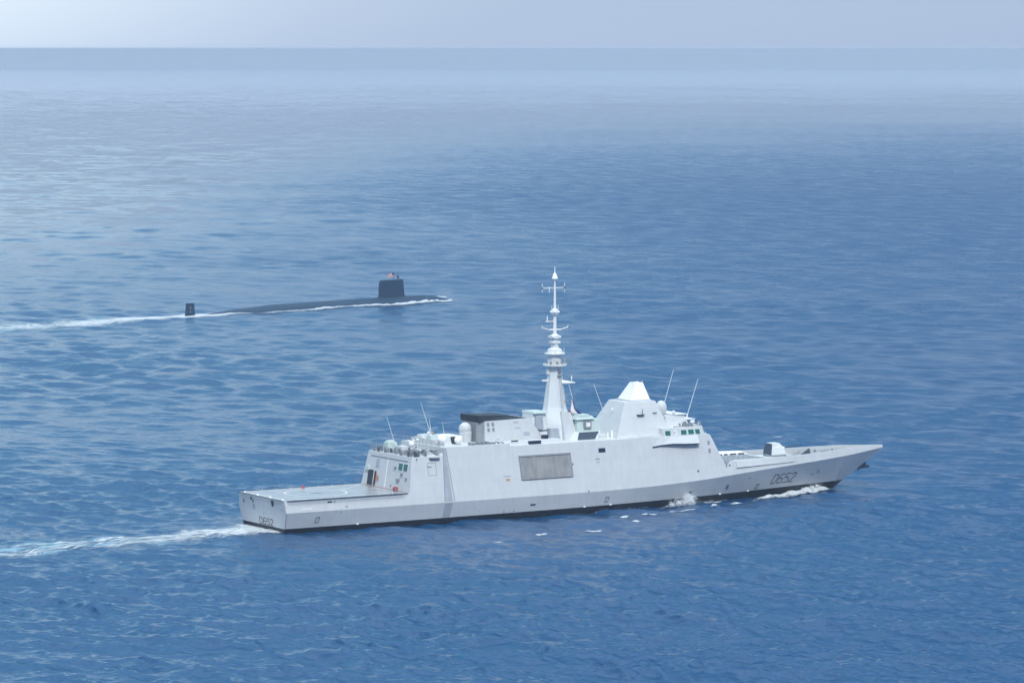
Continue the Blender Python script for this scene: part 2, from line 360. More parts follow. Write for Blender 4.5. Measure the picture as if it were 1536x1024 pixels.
def sheet(name, path, halfw, dens, mat, label, cat, lift=0.10, step=0.6, hump=0.0, group=None, fade=(1.5, 3.0, 0.2)):
    """a sheet of foam that follows the sea surface along a path; its density fades out to the edges"""
    P = [Vector((*p, 0)) for p in path]; rows = []; den = []
    L = [0]
    for a, c in zip(P, P[1:]): L.append(L[-1]+(c-a).length)
    tot = L[-1]; n = max(6, int(tot/step)); lat = max(10, int(2*max(halfw)/0.45))
    for i in range(n+1):
        s = tot*i/n; k = max(j for j in range(len(P)-1) if L[j] <= s+1e-6); u = (s-L[k])/max(1e-6, L[k+1]-L[k])
        p = P[k].lerp(P[k+1], u)
        a_ = P[max(0, k-1)] if u < .5 else P[k]; b_ = P[k+1] if u < .5 else P[min(len(P)-1, k+2)]
        d_ = (b_-a_).normalized(); nrm = Vector((-d_.y, d_.x, 0)); f = s/tot
        W = np.interp(f, np.linspace(0, 1, len(halfw)), halfw); D = np.interp(f, np.linspace(0, 1, len(dens)), dens)
        row = []
        for j in range(lat+1):
            v = -1+2*j/lat; pp = p+nrm*W*v; row.append((pp.x, pp.y))
            e = (1-abs(v)**2.0)*min(1, s/fade[0]+fade[2], (tot-s)/fade[1])
            den.append(D*e if e > 0 else -0.6)
        rows.append((row, W, D))
    xs = np.array([[q_[0] for q_ in r_[0]] for r_ in rows]); ys = np.array([[q_[1] for q_ in r_[0]] for r_ in rows])
    X, Y, Z = sea(xs, ys)
    dd = np.array(den).reshape(xs.shape)
    if hump:
        nz = np.array([[0.55+0.9*mnoise.noise(Vector((xs[i, j]*.55, ys[i, j]*.55, 3))) for j in range(xs.shape[1])] for i in range(xs.shape[0])])
        Z = Z + hump*np.clip(dd/max(dens), 0, 1)**1.5*np.clip(nz, 0, 2)
    Z = Z+lift
    mb = MB(); mb.grid([[(X[i, j], Y[i, j], Z[i, j]) for j in range(lat+1)] for i in range(n+1)])
    c0 = (float(X.mean()), float(Y.mean()), 0.0)
    o = mb.build(name, mat, None, True, off=c0); o.location = c0
    at = o.data.attributes.new('foam_cover', 'FLOAT', 'POINT'); at.data.foreach_set('value', dd.astype(np.float32).reshape(-1))
    tag(o, label, cat, group, 'stuff'); return o

# ------------------------------------------------------------------ FRIGATE hull shape (bow +X, starboard -Y, waterline z = 0)
XK = [0, 30, 60, 80, 95, 105, 115, 125, 133, 139, 142]; YK = [9.4, 9.85, 9.9, 9.8, 9.2, 8.3, 6.9, 4.9, 2.9, 1.1, .12]
XW = [0, 30, 60, 75, 90, 100, 110, 120, 126, 129.5, 142]; YW = [8.0, 8.9, 9.0, 8.6, 7.3, 6.0, 4.2, 1.9, .7, .03, .03]
ZX = [0, 67, 80, 93, 100, 109, 117, 132, 142]; ZZ = [3.85, 3.95, 4.2, 4.75, 5.3, 5.85, 6.2, 6.9, 7.6]
def smooth_interp(xs, ys):
    xs_, ys_ = np.array(xs, float), np.array(ys, float); g = np.arange(xs_[0], xs_[-1]+.5, .5)
    v = np.interp(g, xs_, ys_); k = np.ones(15)/15; pad = np.pad(v, 7, mode='reflect', reflect_type='odd'); sm = np.convolve(pad, k, 'valid')
    return lambda x: float(np.interp(x, g, sm))
yk_f, yw_f, zk_f = smooth_interp(XK, YK), smooth_interp(XW, YW), smooth_interp(ZX, ZZ)
TUM = 0.20
def top_z(x):           # top of the hull side: flight deck edge, then bulwark
    if x < 97: return 6.1
    return float(np.interp(x, [97, 99, 119, 133, 142], [6.1, 7.9, 7.95, 8.3, 8.12]))
def side_y(x, z):
    yk, zk, yw = yk_f(x), zk_f(x), yw_f(x)
    if z >= zk: return max(0.04, yk-(z-zk)*TUM)
    # stem rakes aft towards the water
    y = yw+(yk-yw)*(max(z, -3)/zk if z > 0 else 0)
    if z < 0: y = yw*(1+0.06*z)
    if x > 129.5:                                           # section has vanished below the raked stem
        zs = (x-129.5)/(142-129.5)*7.4
        y = yk*max(0.0, (z-zs)/max(0.05, zk-zs)) if z < zk else y
    return max(0.03, y)
def boot_z(x): return float(np.interp(x, [0, 60, 90, 110, 130], [0.87, 1.05, 1.3, 1.5, 1.55]))
def trans_x(z): return float(np.interp(z, [-3, 0, 6.1], [0.5, 0.30, -0.12]))
XS = sorted(set([0.0]+list(np.arange(1, 142, 1.0))+[129.5, 141.5, 142.0]))
def stem_z(x): return 0 if x <= 129.5 else (x-129.5)/(142-129.5)*7.4
def px(x, z): return trans_x(z) if x == 0 else x

frig = empty('frigate', (71, 0, 0))
tag(frig, 'pale grey naval frigate with tall pointed mast under way in the foreground', 'warship')
def hull_band(zlo, zhi, n, mat, name, xs=XS, close_transom=True, off=0.0):
    mb = MB()
    for sgn in (-1, 1):
        rows = []
        for x in xs:
            a, b2 = zlo(x), zhi(x); a = max(a, stem_z(x)-0.001); b2 = max(a+0.001, b2)
            rows.append([(px(x, a+(b2-a)*k/n), sgn*(side_y(x, a+(b2-a)*k/n)+off), a+(b2-a)*k/n) for k in range(n+1)])
        mb.grid(rows)
    if close_transom and xs[0] == 0:
        a, b2 = zlo(0), zhi(0)
        mb.grid([[(px(0, a+(b2-a)*k/n), s_*side_y(0, a+(b2-a)*k/n), a+(b2-a)*k/n) for s_ in (-1, 1)] for k in range(n+1)])
    return mb.build(name, mat, frig)
mb = MB()
# hull proper in one mesh: lower side, upper side, transom (split at the knuckle so the crease stays sharp)
for zlo, zhi in ((boot_z, zk_f), (zk_f, top_z)):
    for sgn in (-1, 1):
        rows = []
        for x in XS:
            a, b2 = zlo(x), zhi(x); a = max(a, stem_z(x)); b2 = max(a+0.001, b2)
            rows.append([(px(x, a+(b2-a)*k/3), sgn*side_y(x, a+(b2-a)*k/3), a+(b2-a)*k/3) for k in range(4)])
        mb.grid(rows)
    a, b2 = zlo(0), zhi(0)
    mb.grid([[(px(0, a+(b2-a)*k/3), s_*side_y(0, a+(b2-a)*k/3), a+(b2-a)*k/3) for s_ in (-1, 1)] for k in range(4)])
# inner faces and cap of the bow bulwark
for sgn in (-1, 1):
    rows = []
    for x in [x for x in XS if x >= 98]:
        zt = top_z(x); yo = side_y(x, zt); yi = max(0.01, yo-0.22); zf_ = min(zt-0.15, 7.15 if x < 120 else 7.15+(x-120)*0.035)
        rows.append([(x, sgn*yo, zt), (x, sgn*yi, zt), (x, sgn*max(0.01, side_y(x, zf_)-0.25), zf_)])
    mb.grid(rows)
mb.build('hull', M['hull'], frig)
hull_band(lambda x: -3.0, lambda x: boot_z(x), 3, M['boot'], 'boot_topping', off=0.0)
# knuckle line: thin dark crease strip on the aft corner
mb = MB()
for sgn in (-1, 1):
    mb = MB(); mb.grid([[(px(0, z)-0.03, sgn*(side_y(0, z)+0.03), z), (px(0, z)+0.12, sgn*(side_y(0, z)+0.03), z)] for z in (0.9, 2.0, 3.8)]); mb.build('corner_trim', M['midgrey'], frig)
pass

# decks
def deck(name, x0, x1, z, mat, inset=0.25, parent=frig):
    mb = MB(); xs = list(np.linspace(x0, x1, max(2, int((x1-x0)/2)+1)))
    zz = z if callable(z) else (lambda x: z)
    mb.grid([[(x, -max(0.01, side_y(max(x, 0.01), zz(x))-inset), zz(x)), (x, max(0.01, side_y(max(x, 0.01), zz(x))-inset), zz(x))] for x in xs])
    return mb.build(name, mat, parent)
fd = deck('flight_deck', 0.0, 26.6, 6.08, M['deck'], 0.02)
deck('foredeck', 96.5, 141.5, lambda x: 7.15 if x < 120 else 7.15+(x-120)*0.035, M['deck_grey'], 0.22)
# markings on the flight deck
def ring_mesh(cx, cy, r0, r1, z, a0=0, a1=2*math.pi, n=48):
    mb = MB(); mb.grid([[(cx+r*math.cos(a), cy+r*math.sin(a), z) for r in (r0, r1)] for a in np.linspace(a0, a1, n)]); return mb
mk = ring_mesh(11.2, 0, 5.6, 6.0, 6.092)
def strip(mb, a, b_, w_, z):
    a, b_ = Vector(a), Vector(b_); d_ = (b_-a).normalized(); n_ = Vector((-d_.y, d_.x))*w_/2
    mb.poly([(a.x-n_.x, a.y-n_.y, z), (b_.x-n_.x, b_.y-n_.y, z), (b_.x+n_.x, b_.y+n_.y, z), (a.x+n_.x, a.y+n_.y, z)])
strip(mk, (17.4, 0.6), (26.2, 0.6), 0.28, 6.092); strip(mk, (1.0, -7.3), (26, -7.9), 0.3, 6.092); strip(mk, (1.0, 7.3), (26, 7.9), 0.3, 6.092)
strip(mk, (0.8, -7.0), (0.8, 7.0), 0.35, 6.092); strip(mk, (17.2, -0.2), (24.5, -7.2), 0.25, 6.092); strip(mk, (17.2, 1.2), (24.5, 7.2), 0.25, 6.092)
mk.build('deck_markings', M['line'], frig)
mb = MB(); strip(mb, (25.75, 8.6), (25.45, -7.9), 0.28, 6.096); mb.build('red_deck_line', M['redline'], frig)
mb = MB(); mb.box(10.3, 12.1, -0.9, 0.9, 6.085, 6.11); mb.build('landing_grid', M['midgrey'], frig)
# deck-edge safety nets (frames lying just outside the deck edge) port, starboard, stern
mb = MB()
for sgn in (-1, 1):
    for x in np.arange(0.5, 25.6, 0.9):
        y = sgn*side_y(x, 6.1)
        mb.tube((x, y, 6.02), (x, y+sgn*0.85, 6.12), 0.04, n=4)
    for q_ in (0.3, 0.58, 0.86):
        mb.grid([[(x, sgn*(side_y(x, 6.1)+q_-0.05), 6.03+q_*0.1), (x, sgn*(side_y(x, 6.1)+q_+0.05), 6.04+q_*0.1)] for x in np.arange(0.5, 25.6, 2.4)])
for sgn in (-1, 1): mb.grid([[(x, sgn*(side_y(x, 6.1)+.02), 5.93), (x, sgn*(side_y(x, 6.1)+.14), 5.96), (x, sgn*(side_y(x, 6.1)+.14), 6.10), (x, sgn*(side_y(x, 6.1)+.02), 6.12)] for x in np.arange(0.3, 25.7, 1.2)])
for y in np.arange(-8.4, 8.5, 0.8): mb.tube((0, y, 6.0), (-0.85, y, 6.1), 0.04, n=4)
for q_ in (0.3, 0.58, 0.86): mb.box(-q_-0.05, -q_+0.05, -8.5, 8.5, 6.03+q_*.1, 6.07+q_*.1)
mb.build('safety_net', M['slate'], frig)
for sgn in (-1, 1):
    for x in np.arange(1.5, 25, 3.0): MB().ball((x, sgn*(side_y(x, 6.1)-0.25), 6.13), 0.09, 8).build('deck_edge_lamp', M['hull_pale'], frig)
for y in (-7.5, -2.5, 2.5, 7.5): MB().box(0.1, 0.5, y-.25, y+.25, 6.09, 6.32, .08, .08).build('deck_edge_lamp', M['white'], frig)
mb = MB(); mb.lathe((12.7, 7.75, 6.09), [(0.32, 0), (0.28, .12), (0.10, .55), (.04, .62)], 12); mb.build('traffic_cone', M['red'], frig)

# helpers for things laid on the sloping sides
def S(x, z, o=0.03, sgn=-1): return Vector((x, sgn*(side_y(x, z)+o), z))
def side_panel(name, pts, mat, parent=frig, th=0.06, inset=0.0, o0=0.0, bevel=0):
    """panel on the starboard side given corners (x,z)"""
    mb = MB(); mb.loft([[S(x, z, o0-0.05) for x, z in pts], [S(x, z, o0+th) for x, z in pts]])
    return mb.build(name, mat, parent, bevel=bevel)

# ------------------------------------------------------------------ superstructure (same sloping planes as the hull side above)
mb = MB()
def block(mb, segs, nz=4, back=None):
    """segs: list of (x_bottom, x_top, z_bottom, z_top); lofted along x, port and starboard"""
    rings = []
    for xb, xt, z0, z1 in segs:
        L_ = []
        for k in range(nz+1):
            z = z0+(z1-z0)*k/nz; x = xb+(xt-xb)*k/nz; L_.append((x, -side_y(x, z), z))
        Rr = [(p[0], -p[1], p[2]) for p in reversed(L_)]
        rings.append(L_+Rr)
    mb.loft(rings)
block(mb, [(26.0, 27.05, 6.1, 12.5), (28, 28.5, 6.1, 12.5), (31, 31, 6.1, 12.5), (33.9, 33.9, 6.1, 12.5)])
mb.build('hangar', M['hull'], frig)
mb = MB()
block(mb, [(33.9, 33.9, 6.1, 14.0)]+[(x, x, 6.1, 14.0) for x in np.arange(36, 50, 3)]+[(48.6, 48.6, 6.1, 14.0)])
block(mb, [(48.6, 48.6, 6.1, 13.5)]+[(x, x, 6.1, 13.5) for x in np.arange(52, 84, 4)]+[(85, 84.6, 6.1, 13.5)])
mb.build('superstructure', M['hull'], frig)
br = MB()
def bseg(xb, xt, z0, z1): return (xb, xt, z0, z1)
block(br, [(84.9, 84.5, 6.1, 13.35), (88, 88, 6.1, 13.35), (91, 90.5, 6.1, 13.35), (98.1, 94.5, 6.1, 13.35)])
bridge = br.build('bridge', M['hull'], frig)
# bridge top storey with the window band: faceted front
def ytop(x, z): return side_y(x, z)
bt = MB()
lo = [(83.4, -7.76), (93.2, -7.55), (95.0, -5.6), (95.4, 0), (95.0, 5.6), (93.2, 7.55), (83.4, 7.76)]
hi = [(83.4, -7.36), (92.6, -7.18), (94.1, -5.2), (94.4, 0), (94.1, 5.2), (92.6, 7.18), (83.4, 7.36)]
bt.loft([[(x, y, 13.35) for x, y in lo], [(x, y, 14.95) for x, y in hi]])
bt.build('wheelhouse', M['hull'], frig)
# bridge windows (starboard side plane of the wheelhouse)
def wh(x, z, o=0.03):
    f_ = (z-13.35)/1.6; y = -(7.9-(x-76.5)/16.7*0.35) + 0.4*f_*0.93
    return Vector((x, y-o, z))
def wh_panel(name, x0, x1, z0, z1, mat, th=0.03, o=0.0, parent=frig, sl=0.0):
    mb = MB(); pts = [(x0, z0), (x1, z0), (x1+sl, z1), (x0+sl, z1)]
    mb.loft([[wh(x, z, o-0.03) for x, z in pts], [wh(x, z, o+th) for x, z in pts]]); return mb.build(name, mat, parent)
for x0, x1, sl in ((84.0, 85.2, 0), (87.7, 89.0, 0), (89.45, 90.75, -0.05), (91.15, 92.2, -0.1)):
    f_ = wh_panel('window', x0-0.1, x1+0.1, 13.50, 14.62, M['hull_pale'], 0.04, 0, frig, sl)
    wh_panel('pane', x0, x1, 13.6, 14.5, M['glass'], 0.03, 0.05, f_, sl)
# angled corner window and the front windows
def quad_panel(name, p, mat, parent, th):
    a = (Vector(p[1])-Vector(p[0])).cross(Vector(p[3])-Vector(p[0])).normalized()*th
    mb = MB(); mb.loft([[Vector(v)-a*0.5 for v in p], [Vector(v)+a for v in p]]); return mb.build(name, mat, parent)
for i in range(1, 5):
    (xa, ya), (xb, yb) = lo[i], lo[i+1]; (xc, yc), (xd, yd) = hi[i], hi[i+1]
    nwin = 1 if i in (1, 4) else 3
    for k in range(nwin):
        u0, u1 = (k+0.14)/nwin, (k+0.86)/nwin
        def pt(u, v):
            return Vector((xa+(xb-xa)*u, ya+(yb-ya)*u, 13.35)).lerp(Vector((xc+(xd-xc)*u, yc+(yd-yc)*u, 14.95)), v)
        f_ = quad_panel('window', [pt(u0, .12), pt(u1, .12), pt(u1, .78), pt(u0, .78)], M['hull_pale'], frig, 0.05)
        quad_panel('pane', [pt(u0+.03, .17), pt(u1-.03, .17), pt(u1-.03, .73), pt(u0+.03, .73)], M['glass'], f_, 0.08)
# bridge wing door beside the first window
dr = wh_panel('door', 86.0, 86.85, 13.42, 14.6, M['hull_pale'], 0.05, 0.02); wh_panel('handle', 86.12, 86.3, 13.9, 14.2, M['midgrey'], 0.05, 0.07, dr)
# bridge wing overhang with curved underside, painted slate as its soft shadow
mb = MB(); rings = []
for x, z0, out_ in ((80.6, 11.5, 0.06), (82.5, 11.75, 0.35), (85, 11.9, 0.75), (88, 11.75, 0.95), (91.3, 11.65, 0.9), (91.45, 11.9, 0.5)):
    yb = side_y(x, z0); yt = side_y(x, 13.34)
    rings.append([(x, -yb+0.02, z0), (x, -yb-out_, z0+0.18), (x, -yt-out_*0.35, 13.36), (x, -yt+0.02, 13.36)])
mb.loft(rings); mb.build('bridge_wing', M['hull'], frig)
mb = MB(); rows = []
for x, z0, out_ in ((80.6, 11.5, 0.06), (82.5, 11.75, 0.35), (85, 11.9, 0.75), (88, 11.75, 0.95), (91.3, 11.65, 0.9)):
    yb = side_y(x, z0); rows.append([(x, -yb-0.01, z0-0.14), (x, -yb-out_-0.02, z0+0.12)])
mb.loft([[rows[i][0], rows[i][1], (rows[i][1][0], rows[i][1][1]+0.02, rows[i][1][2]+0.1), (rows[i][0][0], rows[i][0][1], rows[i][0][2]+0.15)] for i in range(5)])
mb.build('wing_underside_shade', M['slate'], frig)

# port-side items seen only over the roof are built below; starboard side details
side_panel('boat_bay_frame', [(50.35, 6.95), (61.95, 6.95), (61.85, 11.62), (50.2, 11.62)], M['midgrey'], th=0.05)
bay = side_panel('boat_bay_shutter', [(50.6, 7.12), (61.6, 7.12), (61.55, 11.42), (50.45, 11.42)], M['doorgrey'], th=0.09)
mb = MB()
stroke_pts = [((50.62, 7.14), (61.58, 7.20)), ((50.47, 11.36), (61.53, 11.41))]
for (xa_, za_), (xb_, zb_) in stroke_pts: mb.loft([[S(xa_, za_-.04, .08), S(xa_, za_+.04, .08), S(xa_, za_+.04, .2), S(xa_, za_-.04, .2)], [S(xb_, zb_-.04, .08), S(xb_, zb_+.04, .08), S(xb_, zb_+.04, .2), S(xb_, zb_-.04, .2)]]); mb.build('shutter_rail', M['midgrey'], bay); mb = MB()
for i, (x0, x1, z0, z1, mt, nm) in enumerate([
        (68.2, 69.75, 11.25, 12.05, 'navy', 'side_opening'), (93.75, 94.25, 11.35, 12.1, 'midgrey', 'vent_grille'), (93.8, 94.3, 9.8, 10.6, 'midgrey', 'vent_grille'),
        (67.3, 68.3, 10.0, 10.15, 'midgrey', 'side_step'), (67.5, 68.2, 9.4, 9.5, 'midgrey', 'side_step'), (89.0, 89.7, 2.15, 2.55, 'navy', 'discharge_port'),
        (52.2, 53.3, 2.1, 2.45, 'slate', 'discharge_port'), (3.2, 5.4, 4.25, 4.6, 'hull_pale', 'name_board'), (8.7, 9.6, 5.3, 5.6, 'slate', 'fairlead'), (10.0, 10.3, 5.3, 5.6, 'midgrey', 'fairlead'),
        (46.5, 48.2, 7.9, 8.0, 'midgrey', 'side_step'), (47.0, 47.8, 7.1, 7.5, 'ochre', 'rust_mark'), (98.3, 98.7, 7.0, 7.25, 'dark', 'scupper'), (90.6, 90.95, 6.3, 6.65, 'dark', 'side_light'),
        (40.9, 41.1, 1.9, 2.0, 'midgrey', 'scupper'), (46.3, 46.6, 1.2, 1.35, 'dark', 'scupper'), (48.5, 48.8, 1.25, 1.4, 'dark', 'scupper'), (30.2, 31.2, 10.5, 10.7, 'midgrey', 'side_step'),
        (11.4, 11.6, 3.3, 4.2, 'midgrey', 'draught_ladder'), (12.3, 12.8, 4.3, 4.5, 'midgrey', 'scupper'), (64.9, 65.2, 3.9, 4.3, 'midgrey', 'scupper'), (103.6, 104.3, 4.2, 4.35, 'midgrey', 'scupper'),
        (28.0, 28.25, 11.9, 12.2, 'dark', 'side_light'), (62.0, 62.2, 9.2, 9.6, 'dark', 'side_light')]):
    side_panel(nm, [(x0, z0), (x1, z0), (x1, z1), (x0, z1)], M[mt], th=0.04+0.001*(i % 5))
# hinged hatch outline on hangar side
mb = MB()
for x0, x1, z0, z1 in ((30.3, 32.1, 9.0, 9.06), (30.3, 32.1, 11.3, 11.36), (30.3, 30.36, 9.06, 11.3), (32.04, 32.1, 9.06, 11.3)):
    mb.loft([[S(x, z, -0.02) for x, z in ((x0, z0), (x1, z0), (x1, z1), (x0, z1))], [S(x, z, 0.03) for x, z in ((x0, z0), (x1, z0), (x1, z1), (x0, z1))]])
mb.build('hatch_outline', M['midgrey'], frig)
# grey plate painted as the shaded groove at the side step, sooty stain below
side_panel('groove_shade', [(33.25, 4.05), (35.0, 4.05), (34.45, 13.9), (33.92, 13.9)], M['blue_grey'], th=0.015)
side_panel('drain_stain', [(33.05, boot_z(33)+.05), (34.7, boot_z(33)+.05), (35.0, 3.75), (33.3, 3.75)], M['blue_grey'], th=0.012)
mb = MB(); 
for a, b2 in (((33.92, 13.9), (33.25, 4.1)), ((34.5, 13.9), (35.35, 4.1))):
    mb.loft([[S(a[0], a[1], 0), S(a[0]+.1, a[1], 0), S(a[0]+.1, a[1], .06), S(a[0], a[1], .06)], [S(b2[0], b2[1], 0), S(b2[0]+.1, b2[1], 0), S(b2[0]+.1, b2[1], .06), S(b2[0], b2[1], .06)]])
mb.build('side_ridges', M['midgrey'], frig)
# rubbing marks at draught stations: small outlined marks in black
def stroke(mb, pts, w_, P):
    """pts in (u,v); P maps (u,v,offset) to space; mitre-free thick polyline"""
    for (u0, v0), (u1, v1) in zip(pts, pts[1:]):
        d_ = Vector((u1-u0, v1-v0)); L_ = d_.length; d_ /= L_; n_ = Vector((-d_.y, d_.x))*w_/2; e = d_*w_/2
        c = [(u0-e.x-n_.x, v0-e.y-n_.y), (u1+e.x-n_.x, v1+e.y-n_.y), (u1+e.x+n_.x, v1+e.y+n_.y), (u0-e.x+n_.x, v0-e.y+n_.y)]
        mb.loft([[P(a, b2, 0.0) for a, b2 in c], [P(a, b2, 1.0) for a, b2 in c]])
GL = {'D': [[(0, 0), (0, 1), (.72, 1), (1, .82), (1, .18), (.72, 0), (0, 0)]],
      '6': [[(.92, 1), (.3, 1), (0, .75), (0, 0.1), (.15, 0), (.85, 0), (1, .12), (1, .42), (.85, .52), (0, .52)]],
      '5': [[(1, 1), (.05, 1), (0, .56), (.8, .56), (1, .42), (1, .15), (.8, 0), (0, 0)]],
      '2': [[(0, .84), (.2, 1), (.85, 1), (1, .88), (1, .62), (0, .08), (0, 0), (1, 0)]]}
def text(txt, u0, v0, h, wd, gap, wst, slant, P, name, mat, parent):
    mb = MB(); u = u0
    for ch in txt:
        for g in GL[ch]: stroke(mb, [(u+a*wd+slant*b2*h, v0+b2*h) for a, b2 in g], wst, P)
        u += wd+gap
    return mb.build(name, mat, parent)
text('D652', 110.3, 2.5, 1.85, 1.12, 0.55, 0.17, 0.33, lambda a, b2, k: S(a, b2, 0.01+k*0.03), 'hull_number', M['ink'], frig)
text('D652', -1.35, 1.02, 1.15, 1.0, 0.42, 0.12, 0.0, lambda a, b2, k: Vector((trans_x(b2)-0.01-k*0.03, -a, b2)), 'stern_number', M['ink'], frig)
text('D652', -117.3, 2.5, 1.85, 1.12, 0.55, 0.17, 0.33, lambda a, b2, k: S(-a, b2, 0.01+k*0.03, 1), 'hull_number', M['ink'], frig)
for x in (6.2, 69.0, 106.3):
    mb = MB()
    for a in ([(x, 1.75), (x+.25, 2.75)], [(x+.65, 1.75), (x+.9, 2.75)], [(x+.1, 1.75), (x+.65, 1.75)], [(x+.3, 2.7), (x+.8, 2.7)]): stroke(mb, a, 0.09, lambda p, q_, k: S(p, q_, 0.01+k*0.03))
    mb.build('towing_mark', M['ink'], frig)
mb = MB()
for k in range(8):
    a0, a1 = 2*math.pi*k/8, 2*math.pi*(k+1)/8
    stroke(mb, [(98.6+.32*math.cos(a0), 2.75+.42*math.sin(a0)), (98.6+.32*math.cos(a1), 2.75+.42*math.sin(a1))], 0.08, lambda p, q_, k_: S(p, q_, 0.01+k_*0.03))
stroke(mb, [(98.3, 2.4), (98.9, 3.1)], .07, lambda p, q_, k_: S(p, q_, 0.015+k_*0.03)); stroke(mb, [(98.3, 3.1), (98.9, 2.4)], .07, lambda p, q_, k_: S(p, q_, 0.02+k_*0.03))
mb.build('thruster_mark', M['ink'], frig)
for a in ([(121.3, 3.6), (122.3, 3.6)], [(122.9, 4.3), (123.5, 4.3), (123.5, 3.9), (122.9, 3.9)]):
    mb = MB(); stroke(mb, a, .09, lambda p, q_, k_: S(p, q_, 0.01+k_*0.03)); mb.build('bow_mark', M['ink'], frig)
# small white fenders / drip marks at the waterline, long thin rubbing ledge forward
mb = MB()
for x in (15.2, 64.5, 70.5, 97.2, 104.6): MB().ball(S(x, boot_z(x), 0.02), 0.26, 8, 0.6).build('overboard_outlet', M['white'], frig)
mb = MB(); rows = []
for x in np.arange(100.2, 117, 1.0):
    zl = float(np.interp(x, [100, 117], [6.55, 6.75])); zu = float(np.interp(x, [100, 117], [7.88, 7.9]))
    t_ = min(1, (117.2-x)/14)*0.22+0.02
    rows.append([S(x, zl, 0.0), S(x, zl+0.02, t_), S(x, zu, 0.05), S(x, zu, 0.0)])
mb.loft(rows); mb.build('bulwark_plate', M['hull'], frig)
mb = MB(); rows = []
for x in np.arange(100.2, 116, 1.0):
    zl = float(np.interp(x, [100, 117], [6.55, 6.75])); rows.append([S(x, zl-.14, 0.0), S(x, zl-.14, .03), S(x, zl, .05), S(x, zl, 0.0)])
mb.loft(rows); mb.build('ledge_shadow_strip', M['midgrey'], frig)  # grey strip painted as the shadow line under the bulwark plate
# stern fittings
def tq(y0, y1, z0, z1, name, mat, o=0.03):
    mb = MB(); mb.loft([[(trans_x(z)+.02, y, z) for y, z in ((y0, z0), (y1, z0), (y1, z1), (y0, z1))], [(trans_x(z)-o, y, z) for y, z in ((y0, z0), (y1, z0), (y1, z1), (y0, z1))]]); return mb.build(name, mat, frig)
mb = MB(); mb.loft([[(trans_x(z)+.02, y, z) for y, z in ((-4.7, 4.9), (-4.3, 4.6), (-3.8, 4.9), (-3.6, 5.75), (-4.7, 5.75))], [(trans_x(z)-.05, y, z) for y, z in ((-4.7, 4.9), (-4.3, 4.6), (-3.8, 4.9), (-3.6, 5.75), (-4.7, 5.75))]])
mb.build('stern_fairlead', M['dark'], frig)
tq(4.0, 4.6, 5.1, 5.6, 'stern_fairlead', M['navy'], .05); tq(3.4, 3.75, 4.7, 5.2, 'stern_fitting', M['dark'], .06); tq(2.9, 3.9, 3.4, 4.4, 'stern_grille', M['blue_grey']); tq(7.2, 7.45, 4.3, 4.9, 'stern_light', M['dark'], .08)
tq(-1.4, -0.3, 3.0, 3.15, 'stern_step', M['blue_grey']); tq(-8.0, -7.75, 4.2, 4.6, 'stern_light', M['midgrey'], .08)

# hangar aft face
def haft(y, z, o=0.0): 
    return Vector((26.0+(z-6.1)/6.4*1.05-o, y, z))
def hp(name, y0, y1, z0, z1, mat, th=0.04, parent=frig, o=0.0, shear=0.0):
    mb = MB(); c = ((y0, z0), (y1, z0), (y1+shear, z1), (y0+shear, z1))
    mb.loft([[haft(y, z, o-0.03) for y, z in c], [haft(y, z, o+th) for y, z in c]]); return mb.build(name, mat, parent)
hp('hangar_centre_line', 0.25, 0.52, 6.2, 11.3, M['white'], 0.02)
hd = hp('hangar_opening', 5.0, 7.2, 6.2, 9.0, M['dark'], 0.03); hp('hangar_opening', 4.05, 4.8, 6.2, 8.9, M['dark'], 0.03)
hp('opening_post', 4.8, 5.0, 6.15, 9.05, M['hull_pale'], 0.08)
hp('rescue_board', 3.7, 3.95, 7.0, 8.5, M['orange'], 0.1)
for y0 in (-5.5, -7.35):
    f_ = hp('window', y0-0.1, y0+1.5+.1, 9.75, 11.3, M['hull_pale'], 0.05); hp('pane', y0, y0+1.5, 9.87, 11.15, M['glass'], 0.04, f_, 0.04)
hp('vent_grille', 3.4, 4.6, 9.6, 11.2, M['blue_grey'], 0.05); hp('wall_box', 6.9, 7.9, 8.9, 9.8, M['green_white'], 0.35); hp('wall_box', -5.9, -5.3, 9.0, 9.4, M['midgrey'], 0.3)
hp('floodlight', -3.2, -2.6, 10.1, 10.4, M['midgrey'], 0.3); hp('wall_box', -5.0, -4.0, 7.9, 8.25, M['midgrey'], 0.35); hp('wall_box', 3.0, 3.3, 7.3, 8.2, M['midgrey'], 0.25)
hp('wall_box', -7.6, -7.2, 8.4, 8.7, M['midgrey'], 0.3); hp('wall_box', -2.1, -1.9, 6.7, 6.95, M['midgrey'], 0.2); hp('door_rail', -7.2, 0.1, 11.65, 11.75, M['midgrey'], 0.1)
hp('door_rail', 0.6, 6.9, 11.65, 11.75, M['midgrey'], 0.1)
# red hose reel at the deck corner
mb = MB(); mb.tube((24.9, -6.2, 6.6), (24.9, -5.5, 6.6), 0.42, n=14); mb.tube((24.9, -6.25, 6.6), (24.9, -5.45, 6.6), 0.2, n=10); rl = mb.build('hose_reel', M['red'], frig)
for y in (-6.3, -5.4): MB().tube((24.6, y, 6.1), (24.9, y, 6.65), 0.04, n=5).tube((25.2, y, 6.1), (24.9, y, 6.65), 0.04, n=5).build('reel_stand', M['midgrey'], rl)
MB().tube((24.3, -6.9, 6.1), (24.3, -6.9, 7.2), 0.08).build('deck_post', M['midgrey'], frig)

